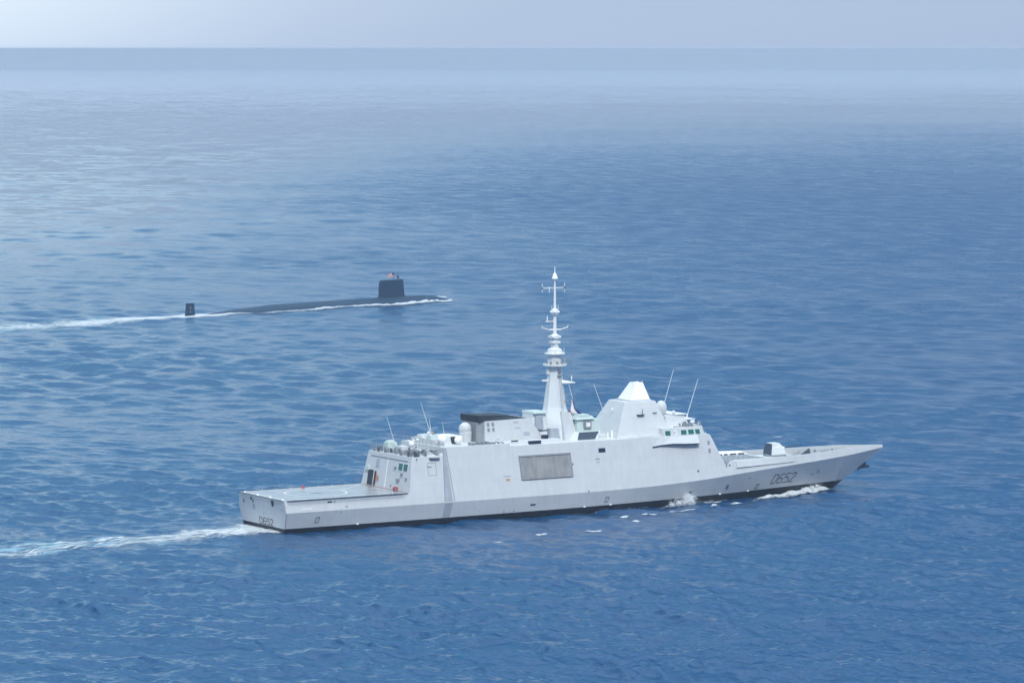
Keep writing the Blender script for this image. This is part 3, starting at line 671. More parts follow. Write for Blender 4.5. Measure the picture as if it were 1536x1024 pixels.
# ------------------------------------------------------------------ hangar roof gear
def rails(mb, pts, h=1.05, sp=1.4, r=0.028):
    for a, b2 in zip(pts, pts[1:]):
        a, b2 = Vector(a), Vector(b2); n_ = max(1, int((b2-a).length/sp))
        for k in range(n_+1):
            p = a.lerp(b2, k/n_); mb.tube(p, p+Vector((0, 0, h)), r*1.1, n=4)
        for hh in (h, h*0.66, h*0.33): mb.tube(a+Vector((0, 0, hh)), b2+Vector((0, 0, hh)), r, n=4)
mb = MB()
rails(mb, [(33.6, 7.9, 12.5), (27.2, 8.0, 12.5), (27.2, -7.9, 12.5), (33.6, -7.8, 12.5)], r=0.04)
mb.build('railing', M['midgrey'], frig)
mb = MB(); rails(mb, [(34.2, -7.6, 14.0), (34.2, 7.6, 14.0)], r=0.035); mb.build('railing', M['midgrey'], frig)
mb = MB()
for i in range(46):      # clutter of lockers, brackets and pipework along the roof edges
    x = random.uniform(27.5, 33.4); y = random.uniform(-7.6, 7.4); s_ = random.uniform(0.15, 0.5)
    MB().box(x-s_, x+s_, y-s_*.8, y+s_*.8, 12.5, 12.5+random.uniform(.3, 1.1), .04, .04).build('roof_locker', M['midgrey'], frig)
mb = MB()
for i in range(26):
    x = random.uniform(27.4, 33.2); y = random.uniform(-7.7, -3.0) if i % 2 else random.uniform(-3, 7)
    mb = MB(); mb.tube((x, y, 12.9), (x+random.uniform(.4, 1.4), y+random.uniform(-.6, .6), 13.0+random.uniform(0, .5)), 0.07, n=5)
    mb.box(x-.18, x+.18, y-.18, y+.18, 12.5, 13.0+random.uniform(0, .5)); mb.build('roof_pipe', M['dark'], frig)
for y in (6.9, 5.9, 4.8): MB().tube((28.0, y, 12.5), (28.0, y, 14.4), 0.05).build('roof_post', M['midgrey'], frig)
mb = MB(); mb.box(28.3, 30.6, 3.0, 5.2, 12.5, 14.3, .2, .3); mb.box(28.7, 30.2, 3.4, 4.8, 14.3, 14.6, .2, .2); mb.build('decoy_launcher', M['green_white'], frig)
mb = MB(); mb.box(29.0, 30.8, -1.0, 1.6, 12.5, 13.8, .1, .1); mb.build('roof_cabinet', M['hull'], frig)
mb = MB()
block(mb, [(33.2, 33.2, 12.5, 12.9), (33.9, 33.9, 12.5, 12.9)], 1)
mb.loft([[(30.6, -7.9, 12.45), (32.6, -7.9, 12.45), (32.6, -7.0, 12.45), (30.6, -7.0, 12.45)], [(30.6, -7.75, 13.7), (30.9, -7.75, 13.7), (30.9, -7.2, 13.7), (30.6, -7.2, 13.7)]])
mb.build('roof_gusset', M['hull_pale'], frig)
mb = MB(); mb.loft([[S(30.7, 12.05, -.1), S(32.9, 11.98, -.1), S(32.9, 11.98, .45), S(30.9, 12.05, .45)], [S(30.7, 12.25, -.1), S(32.9, 12.18, -.1), S(32.9, 12.18, .4), S(30.9, 12.25, .4)]]); mb.build('side_bracket', M['slate'], frig)
mb = MB(); mb.box(34.6, 38.5, -3.5, 5.5, 14.0, 14.9, .2, .2); mb.box(35.0, 37.6, 2.0, 4.0, 14.9, 15.5, .2, .2); mb.build('roof_house', M['hull'], frig)
mb = MB(); mb.box(35.2, 36.6, -1.2, 0.6, 14.9, 15.5, .1, .1); mb.build('roof_cabinet', M['green_white'], frig)
mb = MB(); mb.box(38.9, 39.8, -3.3, -1.2, 14.0, 15.3); mb.build('roof_recess', M['dark'], frig)
mb = MB(); mb.box(38.0, 41.6, -2.4, 3.0, 14.0, 15.35, .1, .1); mb.build('roof_house', M['hull_pale'], frig)
def dome(c, r, mat, name='radome', ped=0.6, pedr=0.5, n=24):
    mb = MB(); mb.ball(c, r, n); o = mb.build(name, mat, frig, smooth=True)
    mb = MB(); mb.tube((c[0], c[1], c[2]-r-ped), (c[0], c[1], c[2]-r*0.75), r*pedr, r*pedr*0.8, 12); mb.build('pedestal', M['hull'], o); return o
dome((35.4, -5.0, 15.2), 0.93, M['white'], ped=0.4)
dome((38.9, -5.2, 14.95), 0.76, M['white'], ped=0.3)
dome((30.6, -2.0, 14.35), 0.56, M['white'], ped=1.4, pedr=.6)
dome((32.2, 0.0, 14.7), 0.26, M['hull_pale'], ped=1.8); dome((33.0, 0.0, 14.8), 0.3, M['hull_pale'], ped=1.8)
dome((36.2, 1.4, 15.9), 0.26, M['white'], ped=.5); dome((36.9, 1.0, 15.9), 0.24, M['ochre'], ped=.5)
mb = MB(); mb.ball((42.6, -1.4, 16.55), 1.22, 28); o = mb.build('radome', M['hull'], frig, smooth=True)
mb = MB(); mb.lathe((42.7, -1.4, 13.9), [(1.1, 0), (1.15, 1.0), (1.2, 1.9), (1.1, 2.4)], 20); mb.build('pedestal', M['hull'], o)
mb = MB()
for i in range(9):
    x = 40.5+i*0.85+random.uniform(-.2, .2); MB().box(x, x+random.uniform(.3, .6), -7.4, -6.6+random.uniform(0, .6), 14.0, 14.25+random.uniform(0, .3)).build('roof_fitting', M['midgrey'], frig)

# ------------------------------------------------------------------ funnel block
mb = MB()
mb.hexa([(45.2, -4.6, 14.0), (58.5, -4.6, 13.5), (58.5, 4.6, 13.5), (45.2, 4.6, 14.0)], [(45.6, -3.7, 17.95), (55.6, -3.7, 18.15), (55.6, 3.7, 18.15), (45.6, 3.7, 17.95)])
M['cap'] = paint('soot_black', (0.022, 0.034, 0.05), 0.6, 0.15, 0.8, False); fn = mb.build('funnel', M['hull'], frig)
mb = MB(); mb.hexa([(44.2, -2.9, 14.0), (45.3, -4.2, 14.0), (45.3, 4.2, 14.0), (44.2, 2.9, 14.0)], [(44.4, -2.6, 17.7), (45.6, -3.6, 17.9), (45.6, 3.6, 17.9), (44.4, 2.6, 17.7)]); mb.build('funnel_recess', M['midgrey'], fn)
mb = MB(); mb.hexa([(44.5, -3.5, 17.95), (55.2, -3.4, 18.18), (55.2, 3.2, 18.18), (44.3, 3.2, 17.8)], [(44.4, -3.35, 19.1), (51.2, -3.0, 18.85), (51.2, 2.8, 18.85), (44.2, 3.0, 19.0)]); mb.build('funnel_cap', M['cap'], fn)
def fpan(x0, x1, z0, z1, name, mat, th=.05):
    def P_(x, z): return Vector((x, -(4.6-(z-13.7)/4.3*0.9)-0.0, z))
    mb = MB(); c = ((x0, z0), (x1, z0), (x1, z1), (x0, z1)); mb.loft([[P_(x, z)+Vector((0, .05, 0)) for x, z in c], [P_(x, z)-Vector((0, th, 0)) for x, z in c]]); return mb.build(name, mat, fn)
for x in (45.95, 47.0):
    for z in (16.0, 17.0): fpan(x, x+.55, z, z+.72, 'louvre', M['midgrey'])
fpan(51.8, 53.0, 17.4, 17.55, 'vent_slot', M['midgrey']); fpan(52, 53.2, 16.3, 16.5, 'vent_slot', M['blue_grey']); fpan(53.8, 55.2, 14.9, 15.6, 'access_panel', M['blue_grey'])
fpan(47.4, 48.4, 14.4, 14.6, 'vent_slot', M['blue_grey'])
mb = MB(); mb.box(46.0, 60.5, -7.2, -4.7, 13.5, 14.2, 0.0, .3); mb.build('side_house', M['hull'], frig)
MB().box(49.5, 51.0, -7.0, -6.9, 14.2, 14.4).build('grab_rail', M['dark'], frig); MB().box(57.2, 58.8, -5.0, -4.5, 15.6, 15.8).build('grab_rail', M['dark'], frig)
mb = MB(); mb.box(53.2, 55.9, -7.35, -7.0, 13.52, 14.15); mb.build('raft_locker', M['navy'], frig)
mb = MB(); mb.box(57.6, 58.6, -5.6, -4.6, 14.1, 14.9); mb.tube((58.1, -6.2, 13.5), (58.1, -6.2, 14.0), .5, n=10); mb.build('searchlight', M['navy'], frig)
mb = MB(); mb.box(57.3, 58.2, -6.4, -5.4, 13.5, 14.1, .2, .2); mb.build('searchlight_base', M['midgrey'], frig)
# jammer boxes abaft the mast
mb = MB(); mb.box(56.6, 60.3, -2.8, 1.6, 13.5, 18.8, .35, .35); jb = mb.build('antenna_house', M['hull_pale'], frig, bevel=.12)
mb = MB(); mb.box(56.9, 60.3, -3.0, 1.5, 18.8, 19.15, .15, .15); mb.build('cap', M['green_white'], jb)
mb = MB(); mb.box(57.3, 59.0, -3.2, -2.5, 15.8, 18.4, .1, .1); mb.build('antenna_panel', M['blue_grey'], jb, bevel=.06)

# ------------------------------------------------------------------ main mast
mx_, my_ = 63.5, 0.0
def octo(z, r, n=8, dx=0, sx=1): return [(mx_+dx+r*sx*math.cos(math.pi/8+2*math.pi*k/n), my_+r*math.sin(math.pi/8+2*math.pi*k/n), z) for k in range(n)]
mb = MB(); mb.loft([octo(13.5, 3.6, dx=.1), octo(16.5, 3.2, dx=.1), octo(19.6, 2.25), octo(24.5, 1.6), octo(27.6, 1.3)]); mast = mb.build('mast', M['hull_pale'], frig)
mb = MB(); mb.hexa([(63.2, -4.2, 13.5), (66.4, -3.8, 13.5), (66.4, -1.0, 13.5), (63.2, -1.0, 13.5)], [(63.2, -2.9, 19.0), (65.6, -2.5, 18.6), (65.6, -1, 18.6), (63.2, -1, 19.0)]); mb.build('mast_house', M['hull'], mast)
mb = MB(); mb.box(60.3, 62.6, -3.6, -1.0, 13.5, 15.8, .3, .3); mb.build('mast_base_locker', M['blue_grey'], mast)
mb = MB(); mb.lathe((mx_, 0, 27.6), [(1.4, -.25), (2.35, 0), (2.35, .28), (1.5, .3)], 16); mb.lathe((mx_, 0, 29.75), [(1.2, 0), (2.0, .05), (2.0, .25), (1.2, .3)], 16); mb.build('platform', M['hull_pale'], mast)
mb = MB(); mb.lathe((mx_, 0, 27.85), [(1.15, 0), (1.35, .1), (1.35, 1.9), (1.1, 1.95)], 10); mb.lathe((mx_, 0, 30.0), [(1.55, 0), (1.35, .8), (.75, 1.0), (.7, 2.3), (.5, 2.4)], 10); mb.build('antenna_drum', M['hull_pale'], mast)
mb = MB(); rails(mb, [(mx_-2.2, -2.0, 27.9), (mx_+2.2, -2.0, 27.9), (mx_+2.2, 2.0, 27.9)], .8, 1.1, .03); mb.build('railing', M['midgrey'], mast)
for k in range(7): a = k*.9; MB().box(mx_+1.5*math.cos(a)-.15, mx_+1.5*math.cos(a)+.15, 1.5*math.sin(a)-.15, 1.5*math.sin(a)+.15, 27.9, 28.4).build('platform_fitting', M['midgrey'], mast)
mb = MB()
for zc, r in ((33.1, .95), (34.55-.0, .0), (31.9+.2, .85)):
    if r: mb.lathe((mx_, 0, zc), [(r*.5, -r*.62), (r, -r*.3), (r, r*.25), (r*.5, r*.6)], 12)
for zc, r in ((33.1, .95), (32.05, .85)):
    for k in range(4):
        a = math.pi/4+k*math.pi/2; mb.ball((mx_+r*1.05*math.cos(a), r*1.05*math.sin(a), zc), .3, 8)
mb.build('antenna_cluster', M['hull_pale'], mast)
mb = MB(); mb.tube((mx_, 0, 32), (mx_, 0, 38.0), .38, .28, 10); mb.tube((mx_, 0, 38), (mx_, 0, 46.6), .28, .08, 8); mb.build('topmast', M['white'], mast)
mb = MB(); mb.lathe((mx_, 0, 37.9), [(.25, -.7), (.7, -.45), (.8, 0), (.65, .45), (.25, .7)], 12)
for k in range(6): a = k*math.pi/3; mb.ball((mx_+.85*math.cos(a), .85*math.sin(a), 37.9), .25, 8)
mb.build('antenna_ball', M['hull_pale'], mast)
mb = MB(); mb.lathe((mx_, 0, 44.3), [(.62, 0), (.58, .15), (.3, .95), (.12, 1.15)], 14); mb.build('cone_antenna', M['white'], mast)
def yard(a, b2, tips, r=.1, name='yardarm', mat='white', up=.5):
    mb = MB(); mb.tube(a, b2, r, n=6)
    for p, h0, h1 in tips: mb.tube((p[0], p[1], p[2]-h0), (p[0], p[1], p[2]+h1), .07, n=5)
    return mb.build(name, M[mat], mast)
yard((mx_-1.6, 2.0, 42.4), (mx_+1.6, -2.0+1.0, 42.6), [((mx_-1.6, 2.0, 42.4), .8, .9), ((mx_+1.6, -1.0, 42.6), .9, 1.0), ((mx_-.7, .9, 42.45), .9, .3)], .08)
MB().ball((mx_-1.6, 2.0, 42.4), .2, 8).build('yard_lamp', M['navy'], mast); MB().ball((mx_+1.6, -1.0, 42.6), .22, 8).build('yard_lamp', M['navy'], mast)
mb = MB(); mb.tube((mx_-2.6, .3, 34.9), (mx_-1.2, .1, 34.5), .09, n=6); mb.tube((mx_-1.2, .1, 34.5), (mx_+1.2, -.1, 34.5), .16, n=6); mb.tube((mx_+1.2, -.1, 34.5), (mx_+2.7, -.3, 34.9), .09, n=6)
mb.tube((mx_-2.6, .3, 34.8), (mx_-2.7, .3, 35.3), .08, n=5); mb.tube((mx_+2.7, -.3, 34.8), (mx_+2.8, -.3, 35.35), .08, n=5); mb.build('yardarm', M['white'], mast)
mb = MB(); mb.box(mx_-2.1, mx_-.2, -.12, .12, 36.05, 36.2); mb.tube((mx_-1.7, 0, 36.2), (mx_-1.7, 0, 37.2), .12, n=6); mb.build('yardarm', M['white'], mast)
mb = MB(); mb.hexa([(mx_+.6, -1.5, 24.2), (mx_+3.4, -2.0, 24.2), (mx_+3.4, -1.6, 24.2), (mx_+.6, -.5, 23.9)], [(mx_+.6, -1.5, 24.5), (mx_+3.4, -2.0, 24.4), (mx_+3.4, -1.6, 24.4), (mx_+.6, -.5, 24.9)])
mb.tube((mx_+2.7, -1.8, 24.3), (mx_+2.7, -1.8, 25.7), .09, n=6); mb.tube((mx_+2.7, -1.8, 25.0), (mx_+2.7, -1.8, 25.4), .16, n=6); mb.build('yardarm', M['white'], mast)
MB().box(mx_-2.6, mx_-1.0, .2, .6, 24.6, 24.9).build('yardarm', M['white'], mast); MB().box(mx_-1.8, mx_-1.3, -.4, .3, 26.0, 27.0).build('mast_box', M['white'], mast)
for q_ in ((mx_-.3, mx_+.7, -1.75, -1.3, 25.6, 25.85), (mx_-.2, mx_+.5, -1.7, -1.3, 26.4, 26.6), (mx_+1.5, mx_+2.2, -1.6, -1.2, 20.6, 20.85)): MB().box(*q_).build('mast_bracket', M['midgrey'], mast)
mb = MB(); mb.tube((mx_+2.2, -1.6, 23.9), (mx_+3.0, -1.7, 21.2), .05, n=5); mb.build('mast_strut', M['white'], mast)
mb = MB()
for sx_ in (-.2, .2): mb.tube((mx_+.2+sx_, -3.3, 14.5), (mx_+.2+sx_, -1.45, 27.0), .03, n=4)
for k in range(36):
    f_ = k/36; mb.tube((mx_, -3.3+1.85*f_, 14.5+12.5*f_), (mx_+.4, -3.3+1.85*f_, 14.5+12.5*f_), .025, n=4)
mb.build('ladder', M['midgrey'], mast)
for x_, y_, z_, h_ in ((-.9, -1.4, 27.9, 1.5), (1.2, -1.7, 27.9, 1.1), (-1.9, -.6, 27.9, 1.3), (-.8, -1.5, 30.0, .9), (1.5, -.9, 30.0, 1.0), (.5, -.4, 38.4, .9), (-.5, .3, 38.4, .8)):
    MB().tube((mx_+x_, y_, z_), (mx_+x_, y_, z_+h_), .05, n=5).build('stub_aerial', M['hull_pale'], mast)
MB().tube((mx_, 0, 40.5), (mx_+20.5, -1.0, 20.4), .018, n=4).build('stay_wire', M['midgrey'], mast)
MB().tube((mx_, 0, 36.5), (mx_-18, -2.0, 18.9), .018, n=4).build('stay_wire', M['midgrey'], mast)
# halyard and ensign
MB().tube((mx_+2.9, -1.8, 24.2), (mx_+3.6, -2.2, 17.6), .02, n=4).build('halyard', M['midgrey'], mast); MB().tube((mx_+1.6, -1.1, 42.3), (mx_+3.8, -2.2, 17.6), .018, n=4).build('halyard', M['midgrey'], mast)
n1, n2 = 14, 8
mb = MB(); rows = []
for j in range(n2+1):
    r_ = []
    for i in range(n1+1):
        u, v = i/n1, j/n2
        x = 66.0+1.9*u*(0.35+0.65*v)+.2*math.sin(v*5+u*4); z = 20.9-2.8*v+0.2-1.0*u*(1-v)*.8-u*0.2; y = -2.0+.28*math.sin(u*7+v*3)-0.5*u*v
        r_.append((x, y, z))
    rows.append(r_)
mb.grid(rows); fl = mb.build('ensign', M['tricolour'], mast, smooth=True)
uvl = fl.data.uv_layers.new(name='UVMap')
nv = n1+1
for lp in fl.data.loops: i_ = lp.vertex_index % nv; j_ = lp.vertex_index//nv; uvl.data[lp.index].uv = (1-(1-(j_/n2)*0.45)*(0.25+0.75*i_/n1), j_/n2)
sol = fl.modifiers.new('solid', 'SOLIDIFY'); sol.thickness = 0.02

# box structure ahead of the mast
mb = MB(); mb.box(66.0, 71.2, -4.4, 2.0, 14.9, 17.3, .2, .5); bx = mb.build('deck_house', M['green_white'], frig, bevel=.1)
mb = MB(); mb.hexa([(64.3, -5.0, 13.5), (70.2, -5.0, 13.5), (70.2, 3, 13.5), (64.3, 3, 13.5)], [(65.9, -4.5, 15.0), (71.0, -4.5, 15.0), (71.0, 3, 15.0), (65.9, 3, 15.0)]); mb.build('base', M['hull_pale'], bx)
mb = MB(); mb.hexa([(65.6, -5.25, 13.6), (69.2, -5.25, 13.6), (69.6, -5.0, 13.6), (65.6, -5.0, 13.6)], [(66.2, -4.75, 14.9), (70.6, -4.75, 14.9), (70.6, -4.5, 14.9), (66.2, -4.5, 14.9)]); mb.build('dark_bay', M['slate'], bx)
mb = MB(); mb.box(65.8, 69.9, -4.3, -1.0, 17.3, 17.9, .3, .4); mb.box(66.4, 69.0, -4.0, -1.5, 17.9, 18.2, .1, .1); mb.build('cap', M['green_white'], bx)
mb = MB(); mb.box(67.4, 69.0, -4.6, -4.2, 15.6, 17.0, 0, .05); wn = mb.build('window', M['midgrey'], bx)
mb = MB(); mb.box(67.8, 68.7, -4.66, -4.5, 15.9, 16.7); mb.build('pane', M['white'], wn)
mb = MB(); mb.box(70.4, 73.2, -4.2, 0, 13.5, 14.1); mb.build('side_house', M['hull'], frig)
MB().tube((72.7, -4.6, 13.5), (72.7, -4.6, 14.7), .2, .1, 6).build('signal_lamp', M['white'], frig); MB().tube((73.6, -4.6, 13.5), (73.6, -4.6, 14.9), .2, n=8).build('signal_lamp', M['white'], frig)

# ------------------------------------------------------------------ forward radar tower
mb = MB()
mb.hexa([(73.3, -6.9, 13.5), (86.4, -6.6, 13.5), (87.5, 6.4, 13.5), (75.0, 6.9, 13.5)], [(76.9, -4.0, 20.15), (84.0, -4.0, 20.15), (84.6, 4.2, 20.0), (78.6, 4.2, 20.0)])
tw = mb.build('radar_tower', M['hull'], frig)
mb = MB()
mb.hexa([(79.2, -2.6, 20.12), (84.0, -2.3, 20.12), (84.2, 2.6, 20.12), (79.5, 2.6, 20.12)], [(81.3, -1.1, 23.5), (83.1, -1.0, 23.5), (83.2, 1.1, 23.5), (81.4, 1.1, 23.5)]); rd = mb.build('radar_head', M['white'], tw)
for x_, y_, r_ in ((81.4, -1.0, .05), (82.2, -.4, .09), (83.0, -.9, .05)): MB().tube((x_, y_, 23.5), (x_, y_, 23.85), r_).build('lightning_spike', M['white'], rd)
mb = MB(); mb.hexa([(79.0, -2.8, 20.1), (84.2, -2.5, 20.1), (84.4, 2.8, 20.1), (79.2, 2.8, 20.1)], [(79.1, -2.7, 20.3), (84.1, -2.4, 20.3), (84.3, 2.7, 20.3), (79.3, 2.7, 20.3)]); mb.build('radar_collar', M['blue_grey'], rd)
def tws(x, z, o=0.0): return Vector((x, -(6.75-(z-13.5)/6.65*2.75)-o, z))
def twp(x0, x1, z0, z1, name, mat, th=.05):
    mb = MB(); c = ((x0, z0), (x1, z0), (x1, z1), (x0, z1)); mb.loft([[tws(x, z, -.05) for x, z in c], [tws(x, z, th) for x, z in c]]); return mb.build(name, mat, tw)
twp(79.0, 80.6, 17.6, 17.75, 'camera_shelf', M['dark'], .55); mb = MB(); mb.tube(tws(80.2, 17.7, .35), tws(80.2, 17.7, .35)+Vector((0, 0, 1.1)), .1, n=6); mb.build('camera_post', M['midgrey'], tw)
twp(82.8, 83.7, 17.9, 18.0, 'shelf', M['midgrey'], .3); twp(75.2, 75.5, 15.1, 15.4, 'side_light', M['dark'], .1)
mb = MB(); mb.ball((76.0, -1.0, 18.6), .22, 10); mb.build('lamp', M['white'], tw)
mb = MB(); rails(mb, [(75.5, -7.6, 13.5), (83.3, -7.5, 13.5)], .35, 1.6, .03); mb.build('railing', M['hull_pale'], frig); MB().box(74, 77.5, -7.3, -6.8, 13.5, 13.75).build('coaming_locker', M['hull_pale'], frig); MB().box(78.5, 81, -7.3, -6.8, 13.5, 13.9).build('coaming_locker', M['hull_pale'], frig)
# egg-shaped radome on the front of the tower
mb = MB(); mb.ball((87.0, -1.6, 18.35), 1.12, 24, 1.35); o = mb.build('radome', M['hull'], frig, smooth=True)
mb = MB(); mb.hexa([(84.5, -2.6, 16.8), (87.0, -2.2, 16.8), (87.0, -1.0, 16.8), (84.5, -1.0, 16.8)], [(84.0, -2.4, 19.0), (86.5, -2.0, 18.6), (86.5, -1.0, 18.6), (84.0, -1, 19.0)]); mb.build('pedestal', M['hull'], o)
# wheelhouse roof
mb = MB(); mb.hexa([(86.2, -5.0, 14.95), (91.6, -4.6, 14.95), (91.6, 4.6, 14.95), (86.2, 5, 14.95)], [(86.2, -4.2, 17.0), (91.0, -3.6, 17.1), (91.0, 3.6, 17.1), (86.2, 4.2, 17.0)]); rh = mb.build('roof_house', M['hull'], frig)
MB().box(88.3, 91.5, -4.0, 3.6, 17.1, 17.25).build('roof_platform', M['hull_pale'], rh); MB().box(91.0, 94.0, -3.2, 2.0, 15.95, 16.1).tube((92.6, -2, 14.95), (92.6, -2, 15.95), .1).build('roof_platform', M['hull_pale'], rh)
mb = MB()
for i in range(18): x = random.uniform(88.5, 93.5); y = random.uniform(-6.4, -2.5); MB().box(x-.15, x+.15, y-.15, y+.15, 14.95, 15.2+random.uniform(.1, .7)).build('roof_fitting', M['midgrey'], frig)
MB().box(87, 93.2, -6.0, -5.85, 14.95, 15.1).build('roof_ledge', M['midgrey'], frig)
dome((88.6, -3.6, 17.6), .36, M['hull_pale'], ped=.2); dome((92.6, -4.6, 15.7), .28, M['hull_pale'], ped=.2); dome((91.6, -5.5, 15.75), .33, M['white'], ped=.2)
mb = MB(); mb.lathe((93.4, -5.4, 14.95), [(.3, 0), (.25, .3), (.05, .8)], 8); mb.build('roof_fitting', M['white'], frig)

# ------------------------------------------------------------------ whip aerials
def whip(a, b2, r=.075, label=None):
    a, b2 = Vector(a), Vector(b2); mb = MB(); mb.tube(a, a.lerp(b2, .12), r*2.2, r*1.5, 6); mb.tube(a.lerp(b2, .1), b2, r, r*.55, 6); return mb.build('whip_aerial', M['hull_pale'], frig)
whip((93.3, -1.0, 15.9), (96.1, -1.0, 23.7)); whip((88.8, 1.0, 17.0), (91.6, 1.0, 25.5)); whip((77.2, 3.2, 16.6), (74.4, 3.2, 23.3)); whip((36.2, 0, 14.9), (33.7, 0, 21.9)); whip((36.5, .6, 14.9), (35.9, .6, 18.7))
whip((29.6, 2.2, 13.4), (27.6, 2.2, 19.3)); whip((40.0, 2.0, 15.2), (39.6, 2, 17.8), .05)

# ------------------------------------------------------------------ foredeck
mb = MB(); mb.box(99.5, 112.0, -4.3, 4.6, 7.1, 7.45, .3, .3); mb.box(112, 120, -3.6, 3.6, 7.1, 7.3, .5, .5); vl = mb.build('missile_deck_house', M['hull'], frig)
mb = MB()
for i in range(4):
    for j in range(4): MB().box(101+i*2.5, 103+i*2.5, -3.4+j*1.8, -2+j*1.8, 7.45, 7.53).build('launcher_hatch', M['midgrey'], vl)
mb = MB(); mb.box(98.6, 101.0, -7.2, -5.4, 7.15, 7.75, .2, .2); mb.build('deck_locker', M['midgrey'], frig)
# dark panels painted as the shade under the far rail, below its pale top plate
mb = MB()
for x0, x1 in ((98.6, 99.3), (99.9, 101.2), (101.8, 105.8), (106.4, 107.1), (107.8, 109.2), (109.8, 111.2)):
    MB().box(x0, x1, 4.75, 4.9, 7.3, 7.7).build('coaming_gap_shade', M['dark'], frig)
mb = MB(); mb.hexa([(98.2, 4.9, 7.15), (112, 4.9, 7.15), (112, 6.5, 7.15), (98.2, 7.3, 7.15)], [(98.2, 4.9, 7.72), (112, 4.9, 7.6), (111, 6.3, 8.0), (98.2, 7.2, 8.3)]); mb.build('port_coaming', M['hull_pale'], frig)
# gun
gun = MB()
gun.lathe((115.3, 0, 7.25), [(2.3, 0), (2.3, .35), (1.9, .45)], 20); gb = gun.build('gun_turret', M['midgrey'], frig)
mb = MB()
mb.loft([[(113.5, -1.5, 7.65), (117.0, -1.4, 7.65), (117.0, 1.4, 7.65), (113.5, 1.5, 7.65)], [(113.7, -1.3, 8.9), (116.75, -1.15, 8.9), (116.75, 1.15, 8.9), (113.7, 1.3, 8.9)], [(113.85, -1.15, 9.9), (115.8, -.85, 9.9), (115.8, .85, 9.9), (113.85, 1.15, 9.9)]])
mb.build('gun_shield', M['hull_pale'], gb)
mb = MB(); mb.loft([[(113.4, -1.46, 7.7), (113.45, -1.46, 7.7), (113.45, 1.46, 7.7), (113.4, 1.46, 7.7)], [(113.62, -1.28, 8.9), (113.66, -1.28, 8.9), (113.66, 1.28, 8.9), (113.62, 1.28, 8.9)], [(113.79, -1.13, 9.88), (113.82, -1.13, 9.88), (113.82, 1.13, 9.88), (113.79, 1.13, 9.88)]]); mb.build('rear_door', M['slate'], gb)
mb = MB(); mb.tube((116.6, 0, 8.8), (117.6, 0, 8.86), .22, .16, 10); mb.build('barrel_sleeve', M['white'], gb)
mb = MB(); mb.tube((117.5, 0, 8.86), (121.6, 0, 9.12), .10, .08, 8); mb.tube((121.4, 0, 9.1), (121.8, 0, 9.13), .13, n=8); mb.build('gun_barrel', M['dark'], gb)
mb = MB(); mb.box(115.8, 119.8, -3.3, -2.2, 7.2, 7.5, .1, .1); mb.build('deck_coaming', M['slate'], frig)
# V-shaped breakwater
for sgn in (-1, 1):
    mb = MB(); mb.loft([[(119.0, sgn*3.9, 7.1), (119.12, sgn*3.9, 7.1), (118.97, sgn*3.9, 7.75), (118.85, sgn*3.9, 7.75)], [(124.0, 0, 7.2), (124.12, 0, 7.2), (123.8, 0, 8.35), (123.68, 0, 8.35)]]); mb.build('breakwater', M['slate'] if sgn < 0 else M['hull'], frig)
for x, y in ((126, 1.2), (126, -1.2), (130, .7), (130, -.7), (134, 0)): MB().tube((x, y, 7.2), (x, y, 7.85), .2, .24, 10).build('bollard', M['midgrey'], frig)
MB().tube((128, -.6, 7.5), (128, .6, 7.5), .35, n=10).build('windlass', M['midgrey'], frig)
# anchor stowed on the stem
mb = MB()
def stx(z): return 129.5+z/7.4*12.5
mb.tube((stx(4.6)-.3, 0, 4.6), (stx(4.6)+.9, 0, 4.05), .16, n=8)
mb.hexa([(stx(3.9)-.2, -.3, 3.5), (stx(3.9)+2.0, -.25, 3.7), (stx(3.9)+2.0, .25, 3.7), (stx(3.9)-.2, .3, 3.5)], [(stx(3.9)+.2, -.3, 4.2), (stx(3.9)+2.1, -.25, 4.25), (stx(3.9)+2.1, .25, 4.25), (stx(3.9)+.2, .3, 4.2)])
for sgn in (-1, 1):
    mb.loft([[(stx(4)+1.9, sgn*.2, 3.7), (stx(4)+1.9, sgn*.8, 3.8), (stx(4)+1.9, sgn*.8, 4.2), (stx(4)+1.9, sgn*.2, 4.25)], [(stx(4)+.2, sgn*1.1, 3.9), (stx(4)+.2, sgn*1.25, 3.95), (stx(4)+.2, sgn*1.25, 4.1), (stx(4)+.2, sgn*1.1, 4.1)]])
mb.loft([[(stx(3.9)-.3, -.25, 3.2), (stx(3.9)+.3, -.25, 3.6), (stx(3.9)+.3, .25, 3.6), (stx(3.9)-.3, .25, 3.2)], [(stx(4.9)-.2, -.15, 4.9), (stx(4.9)+.1, -.15, 4.7), (stx(4.9)+.1, .15, 4.7), (stx(4.9)-.2, .15, 4.9)]])
mb.build('anchor', M['navy'], frig)

# ------------------------------------------------------------------ SUBMARINE (local x forward from the stern, then turned and placed)
SUBP = Vector((249.8, 519.6, 0)); SUBH = R(13.0)
ORG_save = dict(ORG)
sub = empty('submarine', (0, 0, 0))
tag(sub, 'black submarine running low in the water beyond the frigate, tall sail showing', 'submarine')
def sub_r(x):
    # radius of the pressure hull along its length
    return 5.1*(max(0.0, min(1, (x+8)/40))**.30 if x < 32 else (max(0.0, 1-((x-97)/14.5)**2.4)**.5 if x > 97 else 1))
SC = -2.95
mb = MB(); rings = []
for x in list(np.arange(-7.5, 97, 3.0))+list(np.linspace(98, 111.4, 16)):
    r_ = max(.05, sub_r(x)); rings.append([(x, r_*math.cos(a), SC+r_*math.sin(a)) for a in np.linspace(0, 2*math.pi, 36, endpoint=False)])
mb.loft(rings); mb.build('hull', M['subblack'], sub, smooth=True)
mb = MB(); rings = []       # raised casing along the back
